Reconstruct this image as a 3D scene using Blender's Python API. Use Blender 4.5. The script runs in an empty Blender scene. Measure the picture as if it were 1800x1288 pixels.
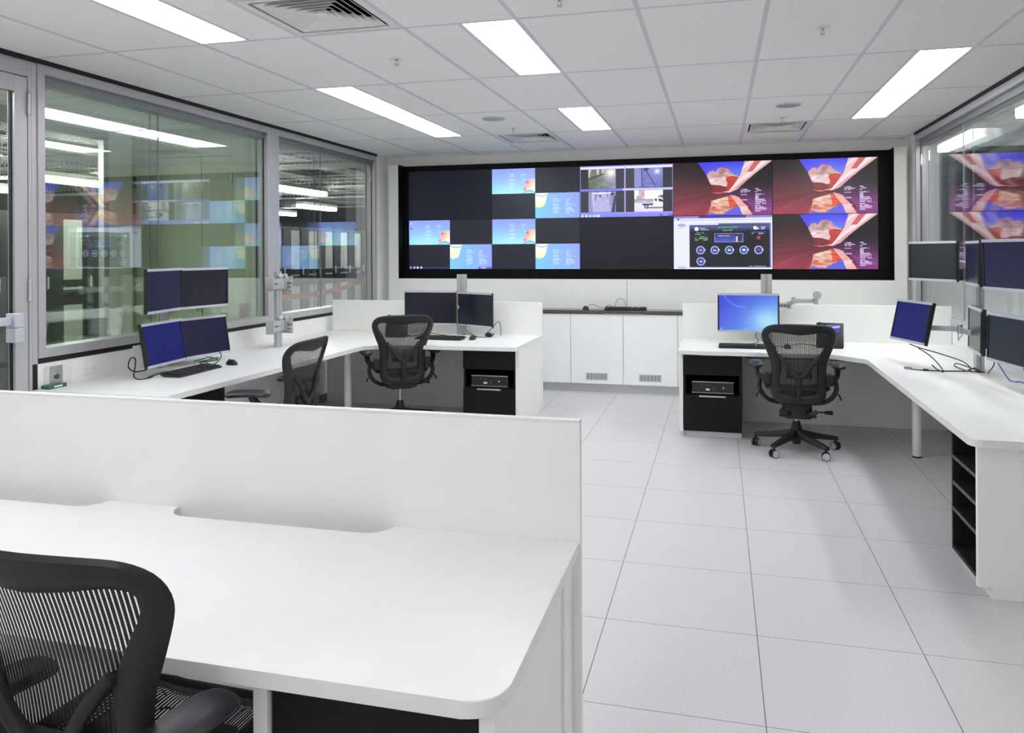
import bpy, bmesh, math, random
import numpy as np
from mathutils import Matrix, Vector, Euler
random.seed(7)
PI = math.pi
scene = bpy.context.scene
col = scene.collection

# ------------------------------------------------------------------ camera, world, exposure
CAM = (0.462, -2.566, 1.52)
F_PX, CX, CY, YAW, ROLL = 1350.0, 920.0, 442.6, 0.2495, -0.0052
cd = bpy.data.cameras.new('camera')
cam = bpy.data.objects.new('camera', cd)
col.objects.link(cam)
cam.location = CAM
cam.matrix_world = Matrix.Translation(CAM) @ Matrix.Rotation(YAW, 4, 'Z') @ Matrix.Rotation(PI / 2, 4, 'X') @ Matrix.Rotation(ROLL, 4, 'Z')
cd.sensor_fit = 'HORIZONTAL'
cd.sensor_width = 36.0
cd.lens = 36.0 * F_PX / 1800.0
_a, _b = 900 - CX, 644 - CY
cd.shift_x = _a / 1800.0
cd.shift_y = -_b / 1800.0
cd.clip_start = 0.02
cd.clip_end = 100
scene.camera = cam

w = bpy.data.worlds.new('world')
scene.world = w
w.use_nodes = True
w.node_tree.nodes['Background'].inputs[0].default_value = (0.8, 0.85, 0.9, 1)
w.node_tree.nodes['Background'].inputs[1].default_value = 0.02
vs = scene.view_settings
vs.view_transform = 'Standard'
vs.look = 'None'
vs.gamma = 1.0
vs.exposure = 0.0
vs.use_curve_mapping = False
cy = scene.cycles
cy.use_denoising = True
cy.max_bounces = 14
cy.diffuse_bounces = 9
cy.glossy_bounces = 6
cy.transmission_bounces = 8
cy.transparent_max_bounces = 40
cy.caustics_reflective = False
cy.caustics_refractive = False
cy.sample_clamp_indirect = 6.0
LAMP = 14.9          # troffer diffusers
HALL = 90.0         # batten lamps in the data halls

# ------------------------------------------------------------------ materials
def lin(c):
    return tuple((x / 255 / 12.92) if x / 255 <= 0.04045 else ((x / 255 + 0.055) / 1.055) ** 2.4 for x in c)

MATS = {}
def mat(name, rgb=(200, 200, 200), rough=0.5, metal=0.0, noise=0.0, nscale=40.0, bump=0.0, bscale=200.0, spec=0.5,
        emit=None, estr=0.0, coat=0.0, stretch=None):
    if name in MATS:
        return MATS[name]
    m = bpy.data.materials.new(name)
    m.use_nodes = True
    nt = m.node_tree
    p = nt.nodes['Principled BSDF']
    c = lin(rgb)
    p.inputs['Base Color'].default_value = (*c, 1)
    p.inputs['Roughness'].default_value = rough
    p.inputs['Metallic'].default_value = metal
    p.inputs['Specular IOR Level'].default_value = spec
    p.inputs['Coat Weight'].default_value = coat
    if emit:
        p.inputs['Emission Color'].default_value = (*lin(emit), 1)
        p.inputs['Emission Strength'].default_value = estr
    tc = nt.nodes.new('ShaderNodeTexCoord')
    src = tc.outputs['Object']
    if stretch:
        mp = nt.nodes.new('ShaderNodeMapping')
        mp.inputs['Scale'].default_value = stretch
        nt.links.new(src, mp.inputs['Vector'])
        src = mp.outputs['Vector']
    if noise > 0:
        n = nt.nodes.new('ShaderNodeTexNoise')
        n.inputs['Scale'].default_value = nscale
        n.inputs['Detail'].default_value = 4
        nt.links.new(src, n.inputs['Vector'])
        r = nt.nodes.new('ShaderNodeValToRGB')
        r.color_ramp.elements[0].position = 0.3
        r.color_ramp.elements[1].position = 0.7
        r.color_ramp.elements[0].color = (*[x * (1 - noise) for x in c], 1)
        r.color_ramp.elements[1].color = (*[min(1, x * (1 + noise)) for x in c], 1)
        nt.links.new(n.outputs['Fac'], r.inputs['Fac'])
        nt.links.new(r.outputs['Color'], p.inputs['Base Color'])
    if bump > 0:
        n2 = nt.nodes.new('ShaderNodeTexNoise')
        n2.inputs['Scale'].default_value = bscale
        nt.links.new(src, n2.inputs['Vector'])
        b = nt.nodes.new('ShaderNodeBump')
        b.inputs['Strength'].default_value = bump
        b.inputs['Distance'].default_value = 0.002
        nt.links.new(n2.outputs['Fac'], b.inputs['Height'])
        nt.links.new(b.outputs['Normal'], p.inputs['Normal'])
    MATS[name] = m
    return m

def glass_mat(name, tint, f0=0.04):
    """architectural glass: straight-through tinted transmission plus Schlick reflection on each face"""
    m = bpy.data.materials.new(name)
    m.use_nodes = True
    nt = m.node_tree
    nt.nodes.clear()
    out = nt.nodes.new('ShaderNodeOutputMaterial')
    geo = nt.nodes.new('ShaderNodeNewGeometry')
    dot = nt.nodes.new('ShaderNodeVectorMath'); dot.operation = 'DOT_PRODUCT'
    nt.links.new(geo.outputs['Incoming'], dot.inputs[0]); nt.links.new(geo.outputs['Normal'], dot.inputs[1])
    ab = nt.nodes.new('ShaderNodeMath'); ab.operation = 'ABSOLUTE'
    nt.links.new(dot.outputs['Value'], ab.inputs[0])
    om = nt.nodes.new('ShaderNodeMath'); om.operation = 'SUBTRACT'; om.inputs[0].default_value = 1; om.use_clamp = True
    nt.links.new(ab.outputs[0], om.inputs[1])
    pw = nt.nodes.new('ShaderNodeMath'); pw.operation = 'POWER'; pw.inputs[1].default_value = 5
    nt.links.new(om.outputs[0], pw.inputs[0])
    ma = nt.nodes.new('ShaderNodeMath'); ma.operation = 'MULTIPLY_ADD'; ma.inputs[1].default_value = 1 - f0; ma.inputs[2].default_value = f0
    nt.links.new(pw.outputs[0], ma.inputs[0])
    tr = nt.nodes.new('ShaderNodeBsdfTransparent'); tr.inputs[0].default_value = (*tint, 1)
    gl = nt.nodes.new('ShaderNodeBsdfGlossy'); gl.inputs['Roughness'].default_value = 0.0
    gl.inputs[0].default_value = (0.93, 0.95, 1.0, 1)
    mx = nt.nodes.new('ShaderNodeMixShader')
    nt.links.new(ma.outputs[0], mx.inputs[0]); nt.links.new(tr.outputs[0], mx.inputs[1]); nt.links.new(gl.outputs[0], mx.inputs[2])
    nt.links.new(mx.outputs[0], out.inputs[0])
    MATS[name] = m
    return m

def mesh_fabric(name, rgb, period, openness):
    """woven see-through suspension fabric: threads with open slots, in object space"""
    m = bpy.data.materials.new(name)
    m.use_nodes = True
    nt = m.node_tree
    p = nt.nodes['Principled BSDF']
    p.inputs['Base Color'].default_value = (*lin(rgb), 1)
    p.inputs['Roughness'].default_value = 0.6
    out = nt.nodes['Material Output']
    tc = nt.nodes.new('ShaderNodeTexCoord')
    sp = nt.nodes.new('ShaderNodeSeparateXYZ')
    nt.links.new(tc.outputs['Object'], sp.inputs[0])
    def saw(sock, per, op):
        d = nt.nodes.new('ShaderNodeMath'); d.operation = 'MULTIPLY'; d.inputs[1].default_value = 1 / per
        nt.links.new(sock, d.inputs[0])
        f = nt.nodes.new('ShaderNodeMath'); f.operation = 'FRACT'
        nt.links.new(d.outputs[0], f.inputs[0])
        l = nt.nodes.new('ShaderNodeMath'); l.operation = 'LESS_THAN'; l.inputs[1].default_value = op
        nt.links.new(f.outputs[0], l.inputs[0])
        return l.outputs[0]
    a = saw(sp.outputs['X'], period, openness)
    b = saw(sp.outputs['Z'], period * 0.35, 0.8)
    mu = nt.nodes.new('ShaderNodeMath'); mu.operation = 'MULTIPLY'
    nt.links.new(a, mu.inputs[0]); nt.links.new(b, mu.inputs[1])
    tr = nt.nodes.new('ShaderNodeBsdfTransparent')
    mx = nt.nodes.new('ShaderNodeMixShader')
    nt.links.new(mu.outputs[0], mx.inputs[0]); nt.links.new(p.outputs[0], mx.inputs[1]); nt.links.new(tr.outputs[0], mx.inputs[2])
    nt.links.new(mx.outputs[0], out.inputs[0])
    MATS[name] = m
    return m

def screen_mat(name, strength=1.0):
    m = bpy.data.materials.new(name)
    m.use_nodes = True
    nt = m.node_tree
    p = nt.nodes['Principled BSDF']
    p.inputs['Base Color'].default_value = (0.01, 0.01, 0.012, 1)
    p.inputs['Roughness'].default_value = 0.35
    at = nt.nodes.new('ShaderNodeAttribute'); at.attribute_name = 'picture'
    nt.links.new(at.outputs['Color'], p.inputs['Emission Color'])
    p.inputs['Emission Strength'].default_value = strength
    MATS[name] = m
    return m

def floor_mat():
    m = bpy.data.materials.new('floor_tile')
    m.use_nodes = True
    nt = m.node_tree
    p = nt.nodes['Principled BSDF']
    tc = nt.nodes.new('ShaderNodeTexCoord')
    # speckle
    v = nt.nodes.new('ShaderNodeTexNoise'); v.inputs['Scale'].default_value = 260; v.inputs['Detail'].default_value = 3
    nt.links.new(tc.outputs['Object'], v.inputs['Vector'])
    r = nt.nodes.new('ShaderNodeValToRGB')
    r.color_ramp.elements[0].position = 0.36; r.color_ramp.elements[1].position = 0.56
    r.color_ramp.elements[0].color = (*lin((192, 189, 193)), 1)
    r.color_ramp.elements[1].color = (*lin((219, 217, 220)), 1)
    nt.links.new(v.outputs['Fac'], r.inputs['Fac'])
    # joint lines on the 600 mm grid
    sp = nt.nodes.new('ShaderNodeSeparateXYZ')
    nt.links.new(tc.outputs['Object'], sp.inputs[0])
    def line(sock, half):
        a = nt.nodes.new('ShaderNodeMath'); a.operation = 'MULTIPLY_ADD'; a.inputs[1].default_value = 1 / 0.6; a.inputs[2].default_value = 100.5
        nt.links.new(sock, a.inputs[0])
        f = nt.nodes.new('ShaderNodeMath'); f.operation = 'FRACT'; nt.links.new(a.outputs[0], f.inputs[0])
        s = nt.nodes.new('ShaderNodeMath'); s.operation = 'SUBTRACT'; s.inputs[1].default_value = 0.5; nt.links.new(f.outputs[0], s.inputs[0])
        b = nt.nodes.new('ShaderNodeMath'); b.operation = 'ABSOLUTE'; nt.links.new(s.outputs[0], b.inputs[0])
        l = nt.nodes.new('ShaderNodeMath'); l.operation = 'LESS_THAN'; l.inputs[1].default_value = half / 0.6
        nt.links.new(b.outputs[0], l.inputs[0])
        return l.outputs[0]
    mx = nt.nodes.new('ShaderNodeMath'); mx.operation = 'MAXIMUM'
    nt.links.new(line(sp.outputs['X'], 0.0016), mx.inputs[0]); nt.links.new(line(sp.outputs['Y'], 0.0013), mx.inputs[1])
    mc = nt.nodes.new('ShaderNodeMix'); mc.data_type = 'RGBA'
    nt.links.new(mx.outputs[0], mc.inputs[0]); nt.links.new(r.outputs[0], mc.inputs[6]); mc.inputs[7].default_value = (*lin((92, 88, 86)), 1)
    nt.links.new(mc.outputs[2], p.inputs['Base Color'])
    p.inputs['Roughness'].default_value = 0.38
    p.inputs['Specular IOR Level'].default_value = 0.35
    MATS['floor_tile'] = m
    return m

M = dict(
    desk=mat('white_laminate', (231, 231, 231), 0.38, noise=0.012, nscale=8),
    panel=mat('offwhite_laminate', (240, 241, 238), 0.45, noise=0.01, nscale=6),
    wall=mat('white_paint', (238, 238, 234), 0.6, bump=0.05, bscale=300),
    wallg=mat('pale_green_paint', (176, 182, 160), 0.55, noise=0.01, nscale=4),
    tile=mat('ceiling_tile', (246, 246, 245), 0.85, noise=0.015, nscale=90, bump=0.05, bscale=400),
    tbar=mat('ceiling_grid_paint', (216, 215, 222), 0.5),
    cupboard=mat('cupboard_laminate', (241, 242, 243), 0.42, noise=0.008, nscale=5),
    counter=mat('dark_grey_counter', (78, 76, 72), 0.16, noise=0.05, nscale=60),
    kick=mat('brushed_kick', (190, 192, 194), 0.35, metal=0.4, noise=0.05, nscale=20, stretch=(1, 1, 30)),
    black=mat('black_timber_laminate', (14, 14, 17), 0.5, spec=0.25, noise=0.25, nscale=12, stretch=(1, 1, 14)),
    blackp=mat('black_plastic', (26, 26, 29), 0.42, bump=0.06, bscale=500),
    blackm=mat('matt_black', (14, 14, 17), 0.6),
    chairp=mat('graphite_plastic', (36, 35, 38), 0.5, spec=0.35, bump=0.08, bscale=600),
    chairpad=mat('arm_pad_vinyl', (38, 37, 44), 0.42),
    seatc=mat('lumbar_foam', (22, 22, 24), 0.7),
    alu=mat('anodised_aluminium', (186, 186, 190), 0.36, metal=0.35, noise=0.02, nscale=14, stretch=(1, 1, 20)),
    alud=mat('grey_aluminium', (128, 134, 138), 0.4, metal=0.3),
    silver=mat('silver_plastic', (196, 196, 206), 0.34, metal=0.25),
    steel=mat('brushed_steel', (190, 190, 188), 0.28, metal=0.85, noise=0.04, nscale=30),
    chrome=mat('chrome', (215, 215, 215), 0.12, metal=1.0),
    off=mat('dark_screen', (8, 8, 10), 0.3, spec=0.4, emit=(22, 24, 40), estr=0.7),
    fascia=mat('black_fascia', (8, 8, 11), 0.6, spec=0.2),
    rubber=mat('black_gasket', (10, 10, 12), 0.6),
    whitep=mat('white_plastic', (232, 232, 230), 0.35),
    green=mat('green_plastic', (38, 104, 70), 0.35),
    greenb=mat('green_button', (28, 96, 62), 0.25, coat=0.3),
    red=mat('red_plastic', (160, 30, 28), 0.35),
    cable=mat('black_cable', (24, 23, 24), 0.5),
    bluec=mat('blue_cable', (84, 100, 176), 0.45),
    yellowc=mat('yellow_cable', (226, 222, 168), 0.5),
    greenc=mat('green_cable', (52, 92, 66), 0.5),
    orange=mat('orange_tape', (240, 84, 44), 0.5),
    rackg=mat('rack_grey_panel', (160, 164, 160), 0.5, noise=0.02, nscale=4),
    rackb=mat('rack_black', (22, 24, 25), 0.5),
    wire=mat('galvanised_wire', (168, 172, 168), 0.4, metal=0.5),
    slab=mat('grey_soffit', (140, 144, 134), 0.8, noise=0.25, nscale=3),
    pipe=mat('grey_duct', (170, 172, 164), 0.6, noise=0.08, nscale=5),
    hallwall=mat('hall_wall', (104, 107, 102), 0.7, noise=0.06, nscale=2),
    hallfloor=mat('hall_floor', (142, 145, 142), 0.4, noise=0.03, nscale=3),
    lamp=mat('troffer_diffuser', (250, 250, 250), 0.5, emit=(250, 251, 255), estr=LAMP),
    llamp=mat('lobby_fill_diffuser', (250, 250, 250), 0.5, emit=(250, 252, 250), estr=LAMP * 2.1),
    hlamp=mat('batten_tube', (250, 250, 245), 0.5, emit=(252, 253, 246), estr=HALL),
    floor=floor_mat(),
    glass1=glass_mat('green_tinted_glass', (0.93, 0.965, 0.925), 0.15),
    glass2=glass_mat('clear_glass', (0.965, 0.98, 0.968), 0.15),
    glass3=glass_mat('plain_glass', (0.97, 0.985, 0.972), 0.04),
    fabric=mesh_fabric('pellicle_back_fabric', (24, 24, 27), 0.0092, 0.30),
    fabric2=mesh_fabric('pellicle_seat_fabric', (22, 22, 25), 0.0088, 0.26),
    screen=screen_mat('video_picture', 1.0),
)

# ------------------------------------------------------------------ mesh helpers
class MB:
    def __init__(self):
        self.b = bmesh.new()
    def _xf(self, verts, mtx):
        if mtx is not None:
            bmesh.ops.transform(self.b, matrix=mtx, verts=verts)
    def box(self, x0, x1, y0, y1, z0, z1, bev=0.0, mtx=None, seg=2):
        r = bmesh.ops.create_cube(self.b, size=1.0)
        vs_ = r['verts']
        sx, sy, sz = x1 - x0, y1 - y0, z1 - z0
        bmesh.ops.transform(self.b, matrix=Matrix.Translation(((x0 + x1) / 2, (y0 + y1) / 2, (z0 + z1) / 2)) @ Matrix.Diagonal((sx, sy, sz, 1)), verts=vs_)
        if bev > 0:
            es = list({e for v in vs_ for e in v.link_edges})
            rr = bmesh.ops.bevel(self.b, geom=es, offset=bev, segments=seg, affect='EDGES', profile=0.5)
            vs_ = list({v for f in rr['faces'] for v in f.verts} | {v for v in vs_ if v.is_valid})
        self._xf(vs_, mtx)
        return self
    def cyl(self, p0, p1, r0, r1=None, n=16, caps=True):
        p0, p1 = Vector(p0), Vector(p1)
        r1 = r0 if r1 is None else r1
        d = p1 - p0
        L = d.length
        q = d.to_track_quat('Z', 'Y').to_matrix().to_4x4()
        bmesh.ops.create_cone(self.b, cap_ends=caps, segments=n, radius1=r0, radius2=r1, depth=L,
                              matrix=Matrix.Translation((p0 + p1) / 2) @ q)
        return self
    def sphere(self, c, r, sc=(1, 1, 1), n=16, mtx=None):
        m = Matrix.Translation(c) @ Matrix.Diagonal((*sc, 1))
        if mtx is not None:
            m = mtx @ m
        bmesh.ops.create_uvsphere(self.b, u_segments=n, v_segments=max(6, n // 2), radius=r, matrix=m)
        return self
    def prism(self, poly, z0, z1, bev=0.0, mtx=None):
        vb = [self.b.verts.new((x, y, z0)) for x, y in poly]
        vt = [self.b.verts.new((x, y, z1)) for x, y in poly]
        n = len(poly)
        fs = [self.b.faces.new(vt), self.b.faces.new(vb[::-1])]
        for i in range(n):
            fs.append(self.b.faces.new((vb[i], vb[(i + 1) % n], vt[(i + 1) % n], vt[i])))
        vs_ = vb + vt
        if bev > 0:
            es = list(set(fs[0].edges) | set(fs[1].edges))
            rr = bmesh.ops.bevel(self.b, geom=es, offset=bev, segments=2, affect='EDGES', profile=0.5)
            vs_ = list({v for v in vs_ if v.is_valid} | {v for f in rr['faces'] for v in f.verts})
        self._xf(vs_, mtx)
        return self
    def tube(self, pts, r, n=8, closed=False, caps=True):
        pts = [Vector(p) for p in pts]
        N = len(pts)
        rad = r if isinstance(r, (list, tuple)) else [r] * N
        rings = []
        up = Vector((0, 0, 1))
        for i, p in enumerate(pts):
            a = pts[(i - 1) % N] if (closed or i > 0) else p
            c = pts[(i + 1) % N] if (closed or i < N - 1) else p
            t = (c - a)
            t = t.normalized() if t.length > 1e-9 else Vector((0, 0, 1))
            s = t.cross(up)
            if s.length < 0.05:
                s = t.cross(Vector((0, 1, 0)))
            s.normalize()
            u = s.cross(t)
            rings.append([self.b.verts.new(p + (s * math.cos(2 * PI * k / n) + u * math.sin(2 * PI * k / n)) * rad[i]) for k in range(n)])
        for i in range(N if closed else N - 1):
            A, B = rings[i], rings[(i + 1) % N]
            for k in range(n):
                self.b.faces.new((A[k], A[(k + 1) % n], B[(k + 1) % n], B[k]))
        if caps and not closed:
            self.b.faces.new(rings[0][::-1]); self.b.faces.new(rings[-1])
        return self
    def grid(self, rows):
        vv = [[self.b.verts.new(p) for p in r] for r in rows]
        for i in range(len(vv) - 1):
            for j in range(len(vv[0]) - 1):
                self.b.faces.new((vv[i][j], vv[i][j + 1], vv[i + 1][j + 1], vv[i + 1][j]))
        return self
    def loft(self, rings, closed_ring=True, caps=True):
        vv = [[self.b.verts.new(p) for p in r] for r in rings]
        n = len(vv[0])
        for i in range(len(vv) - 1):
            for j in range(n if closed_ring else n - 1):
                self.b.faces.new((vv[i][j], vv[i][(j + 1) % n], vv[i + 1][(j + 1) % n], vv[i + 1][j]))
        if caps and closed_ring:
            self.b.faces.new(vv[0][::-1]); self.b.faces.new(vv[-1])
        return self
    def obj(self, name, m, parent=None, smooth=None, solid=0.0):
        bmesh.ops.recalc_face_normals(self.b, faces=self.b.faces)
        me = bpy.data.meshes.new(name)
        self.b.to_mesh(me)
        self.b.free()
        me.materials.append(M[m] if isinstance(m, str) else m)
        o = bpy.data.objects.new(name, me)
        col.objects.link(o)
        if parent is not None:
            o.parent = parent
        if smooth:
            me.polygons.foreach_set('use_smooth', [True] * len(me.polygons))
            me.set_sharp_from_angle(angle=math.radians(smooth))
        if solid:
            md = o.modifiers.new('thickness', 'SOLIDIFY'); md.thickness = solid; md.offset = 0
        return o

def tag(o, label, cat, group=None, kind=None):
    o['label'] = label
    o['category'] = cat
    if group: o['group'] = group
    if kind: o['kind'] = kind
    return o

def thing(name, label, cat, loc=(0, 0, 0), rz=0.0, group=None):
    o = bpy.data.objects.new(name, None)
    o.empty_display_size = 0.1
    col.objects.link(o)
    o.location = loc
    o.rotation_euler = (0, 0, rz)
    return tag(o, label, cat, group)

def struct(o):
    o['kind'] = 'structure'
    return o

def dup(root, loc=None, rz=None, label=None, group=None):
    r = root.copy(); col.objects.link(r)
    if loc is not None: r.location = loc
    if rz is not None: r.rotation_euler = (0, 0, rz)
    if label: r['label'] = label
    if group: r['group'] = group
    for ch in list(root.children):
        c = ch.copy(); col.objects.link(c); c.parent = r
        for g in list(ch.children):
            d = g.copy(); col.objects.link(d); d.parent = c
    return r

def bez(pts, n=10):
    """Catmull-Rom through the points"""
    P = [Vector(p) for p in pts]
    P = [P[0] * 2 - P[1]] + P + [P[-1] * 2 - P[-2]]
    out = []
    for i in range(1, len(P) - 2):
        for k in range(n):
            t = k / n
            a, b, c, d = P[i - 1], P[i], P[i + 1], P[i + 2]
            out.append(0.5 * ((2 * b) + (c - a) * t + (2 * a - 5 * b + 4 * c - d) * t * t + (3 * b - a - 3 * c + d) * t ** 3))
    out.append(P[-2])
    return out

def arc_poly(pts, corner, r, n=8):
    """round polygon corners listed in corner (index set)"""
    out = []
    N = len(pts)
    for i, p in enumerate(pts):
        if i not in corner:
            out.append(p); continue
        rr = corner[i] if isinstance(corner, dict) else r
        a = Vector(pts[i - 1]) - Vector(p); b = Vector(pts[(i + 1) % N]) - Vector(p)
        a.normalize(); b.normalize()
        ang = a.angle(b)
        d = rr / math.tan(ang / 2)
        c = Vector(p) + (a + b).normalized() * (rr / math.sin(ang / 2))
        s = Vector(p) + a * d - c; e = Vector(p) + b * d - c
        a0 = math.atan2(s.y, s.x); a1 = math.atan2(e.y, e.x)
        da = (a1 - a0 + PI) % (2 * PI) - PI
        for k in range(n + 1):
            t = a0 + da * k / n
            out.append((c.x + rr * math.cos(t), c.y + rr * math.sin(t)))
    return out

# ------------------------------------------------------------------ key planes
H = 2.68
XL, XR, YB, YR = -3.46, 2.36, 6.10, -6.6
GX, GY = 0.0883, 2.3289
DZ = 0.72

# ------------------------------------------------------------------ setting: floor, walls
struct(MB().box(XL - 0.14, XR + 0.14, YR - 0.1, YB + 0.1, -0.05, 0.0).obj('floor', 'floor'))
struct(MB().box(XL - 0.2, XR + 0.2, YB, YB + 0.1, 0, H + 0.1).obj('wall_back', 'wall'))
struct(MB().box(XL - 0.2, XR + 0.2, YR - 0.1, YR, 0, H + 0.1).obj('wall_rear', 'wall'))
b = MB()
b.box(XL - 0.12, XL, 1.135, 5.79, 0, 0.87)
b.box(XL - 0.12, XL, 5.79, YB, 0, H)
b.box(XL - 0.12, XL, YR, 0.10, 0, H)
b.box(XL - 0.12, XL, YR, YB, H, H + 0.1)
struct(b.obj('wall_left', 'wall'))
b = MB()
b.box(XR, XR + 0.12, YR, YB, 0, 0.855)
b.box(XR, XR + 0.12, 5.78, YB, 0.855, H)
b.box(XR, XR + 0.12, YR, -2.2, 0.855, H)
b.box(XR, XR + 0.12, YR, YB, H, H + 0.1)
struct(b.obj('wall_right', 'wall'))

# white joinery surround of the display wall: left and right pilasters and the panel below
SX0, SX1 = -3.222, 2.182
PY = 5.89
b = MB()
b.box(-3.345, SX0, PY, YB, 0, 2.56, 0.002)
b.box(SX1, 2.30, PY, YB, 0, 2.56, 0.002)
for x0, x1 in ((SX0, -0.523), (-0.519, SX1)):
    b.box(x0, x1, PY, YB, 0, 1.213, 0.001)
struct(b.obj('trim_1', 'panel'))
# black returns inside the surround
b = MB()
b.box(SX0, SX0 + 0.006, PY + 0.004, YB - 0.001, 1.213, 2.558)
b.box(SX1 - 0.006, SX1, PY + 0.004, YB - 0.001, 1.213, 2.558)
b.box(SX0 + 0.006, SX1 - 0.006, PY + 0.004, YB - 0.03, 1.213, 1.219)
struct(b.obj('trim_2', 'fascia'))
b = MB()
b.box(XL + 0.001, XL + 0.012, 1.14, 5.79, 0, 0.08)
struct(b.obj('baseboard_left', 'alud'))
b = MB()
b.box(XR - 0.012, XR - 0.001, YR, 5.78, 0, 0.08)
struct(b.obj('baseboard_right', 'alud'))

# ------------------------------------------------------------------ ceiling: tiles, grid, lamps, diffusers
cols_i = range(-6, 5)
rows_k = range(-10, 4)
light_cells = {(-2, -1): 'R', (-2, 1): 'R', (-4, 0): 'L', (-4, 1): 'L', (-4, -2): 'L', (-4, -3): 'L', (2, 0): 'R', (2, 1): 'R',
               (2, -5): 'R', (-4, -6): 'L', (-2, -6): 'R', (-2, -4): 'R'}  # this row: unseen panels added behind the camera to brighten the room
diff_cells = {(-3, -2): 'far', (-3, 2): 'near', (1, 2): 'near', (1, -3): 'far'}
def clampx(x): return min(max(x, XL + 0.02), XR - 0.02)
def clampy(y): return min(max(y, YR), YB)
tb = MB()
rects = []
for i in cols_i:
    for k in rows_k:
        x0, x1 = GX + 0.6 * i, GX + 0.6 * (i + 1)
        y0, y1 = GY + 1.2 * k, GY + 1.2 * (k + 1)
        c = (i, k)
        if c in light_cells:
            xm = x0 + 0.3
            rects.append((x0, xm, y0, y1) if light_cells[c] == 'R' else (xm, x1, y0, y1))
        elif c in diff_cells:
            ym = y0 + 0.6
            rects.append((x0, x1, y0, ym) if diff_cells[c] == 'far' else (x0, x1, ym, y1))
        else:
            rects.append((x0, x1, y0, y1))
for x0, x1, y0, y1 in rects:
    a0, a1, b0, b1 = clampx(x0), clampx(x1), clampy(y0), clampy(y1)
    if a1 - a0 > 0.03 and b1 - b0 > 0.03:
        tb.box(a0 + 0.001, a1 - 0.001, b0 + 0.001, b1 - 0.001, H, H + 0.018)
tb.box(XL - 0.2, XR + 0.2, YR - 0.1, YB + 0.1, H + 0.22, H + 0.26)
struct(tb.obj('ceiling', 'tile'))
gb = MB()
for i in range(-5, 4):
    x = GX + 0.6 * i
    gb.box(x - 0.012, x + 0.012, YR, YB, H - 0.002, H + 0.002)
for k in range(-9, 4):
    y = GY + 1.2 * k
    for i in cols_i:
        x0, x1 = clampx(GX + 0.6 * i) + 0.012, clampx(GX + 0.6 * (i + 1)) - 0.012
        if x1 - x0 > 0.03 and YR < y < YB:
            gb.box(x0, x1, y - 0.008, y + 0.008, H - 0.0018, H + 0.002)
for c, s in light_cells.items():
    x = GX + 0.6 * c[0] + 0.3
    y0, y1 = GY + 1.2 * c[1], GY + 1.2 * (c[1] + 1)
    gb.box(x - 0.010, x + 0.010, max(y0, YR) + 0.012, y1 - 0.012, H - 0.0018, H + 0.002)
for c, s in diff_cells.items():
    x0, x1 = GX + 0.6 * c[0], GX + 0.6 * (c[0] + 1)
    y = GY + 1.2 * c[1] + 0.6
    gb.box(x0 + 0.012, x1 - 0.012, y - 0.008, y + 0.008, H - 0.0018, H + 0.002)
# wall angle at the back
gb.box(XL + 0.02, XR - 0.02, YB - 0.02, YB - 0.001, H - 0.003, H + 0.002)
struct(gb.obj('trim_3', 'tbar'))
# shadow gap above the glazing
b = MB()
b.box(XL - 0.10, XL + 0.02, YR, 5.79, H - 0.026, H + 0.02)
b.box(XR - 0.02, XR + 0.10, YR, 5.78, H - 0.022, H + 0.02)
struct(b.obj('trim_4', 'rubber'))

LIGHT_LABELS = {
    (-2, -1): 'large ceiling light panel in mid ceiling, right of the big square vent',
    (-2, 1): 'small single ceiling light straight above the middle of the display wall',
    (-4, 0): 'nearer half of the two-panel ceiling light above the left window mullion',
    (-4, 1): 'farther half of the two-panel ceiling light in front of the left display screens',
    (-4, -2): 'ceiling light panel beside the big square vent, near the left glazing',
    (-4, -3): 'ceiling light panel cut by the top photo edge, left of the big square vent',
    (2, 0): 'nearer half of the two-panel ceiling light along the right glazing',
    (2, 1): 'farther half of the two-panel ceiling light along the right glazing',
    (-2, -4): 'added unseen ceiling light panel behind the camera, brightening the front desk',
    (2, -5): 'added unseen ceiling light panel in the rear of the room by the right wall',
    (-4, -6): 'added unseen ceiling light panel in the rear of the room by the left wall',
    (-2, -6): 'added unseen ceiling light panel in the rear of the room, left of its middle',
}
for c, s in light_cells.items():
    x0 = GX + 0.6 * c[0] + (0.3 if s == 'R' else 0.0)
    y0 = GY + 1.2 * c[1]
    t = thing('ceiling_light', LIGHT_LABELS[c], 'ceiling light', (x0 + 0.15, y0 + 0.6, H), 0, 'recessed ceiling lights')
    f = MB()
    f.box(-0.139, 0.139, -0.587, -0.583, 0, 0.05); f.box(-0.139, 0.139, 0.583, 0.587, 0, 0.05)
    f.box(-0.139, -0.135, -0.583, 0.583, 0, 0.05); f.box(0.135, 0.139, -0.583, 0.583, 0, 0.05)
    f.box(-0.139, 0.139, -0.587, 0.587, 0.05, 0.06)
    f.obj('housing', 'whitep', t)  # lobby lamps are added fill, placed clear of the window view
    MB().box(-0.134, 0.134, -0.582, 0.582, 0.003, 0.008).obj('diffuser', 'lamp', t)

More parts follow.
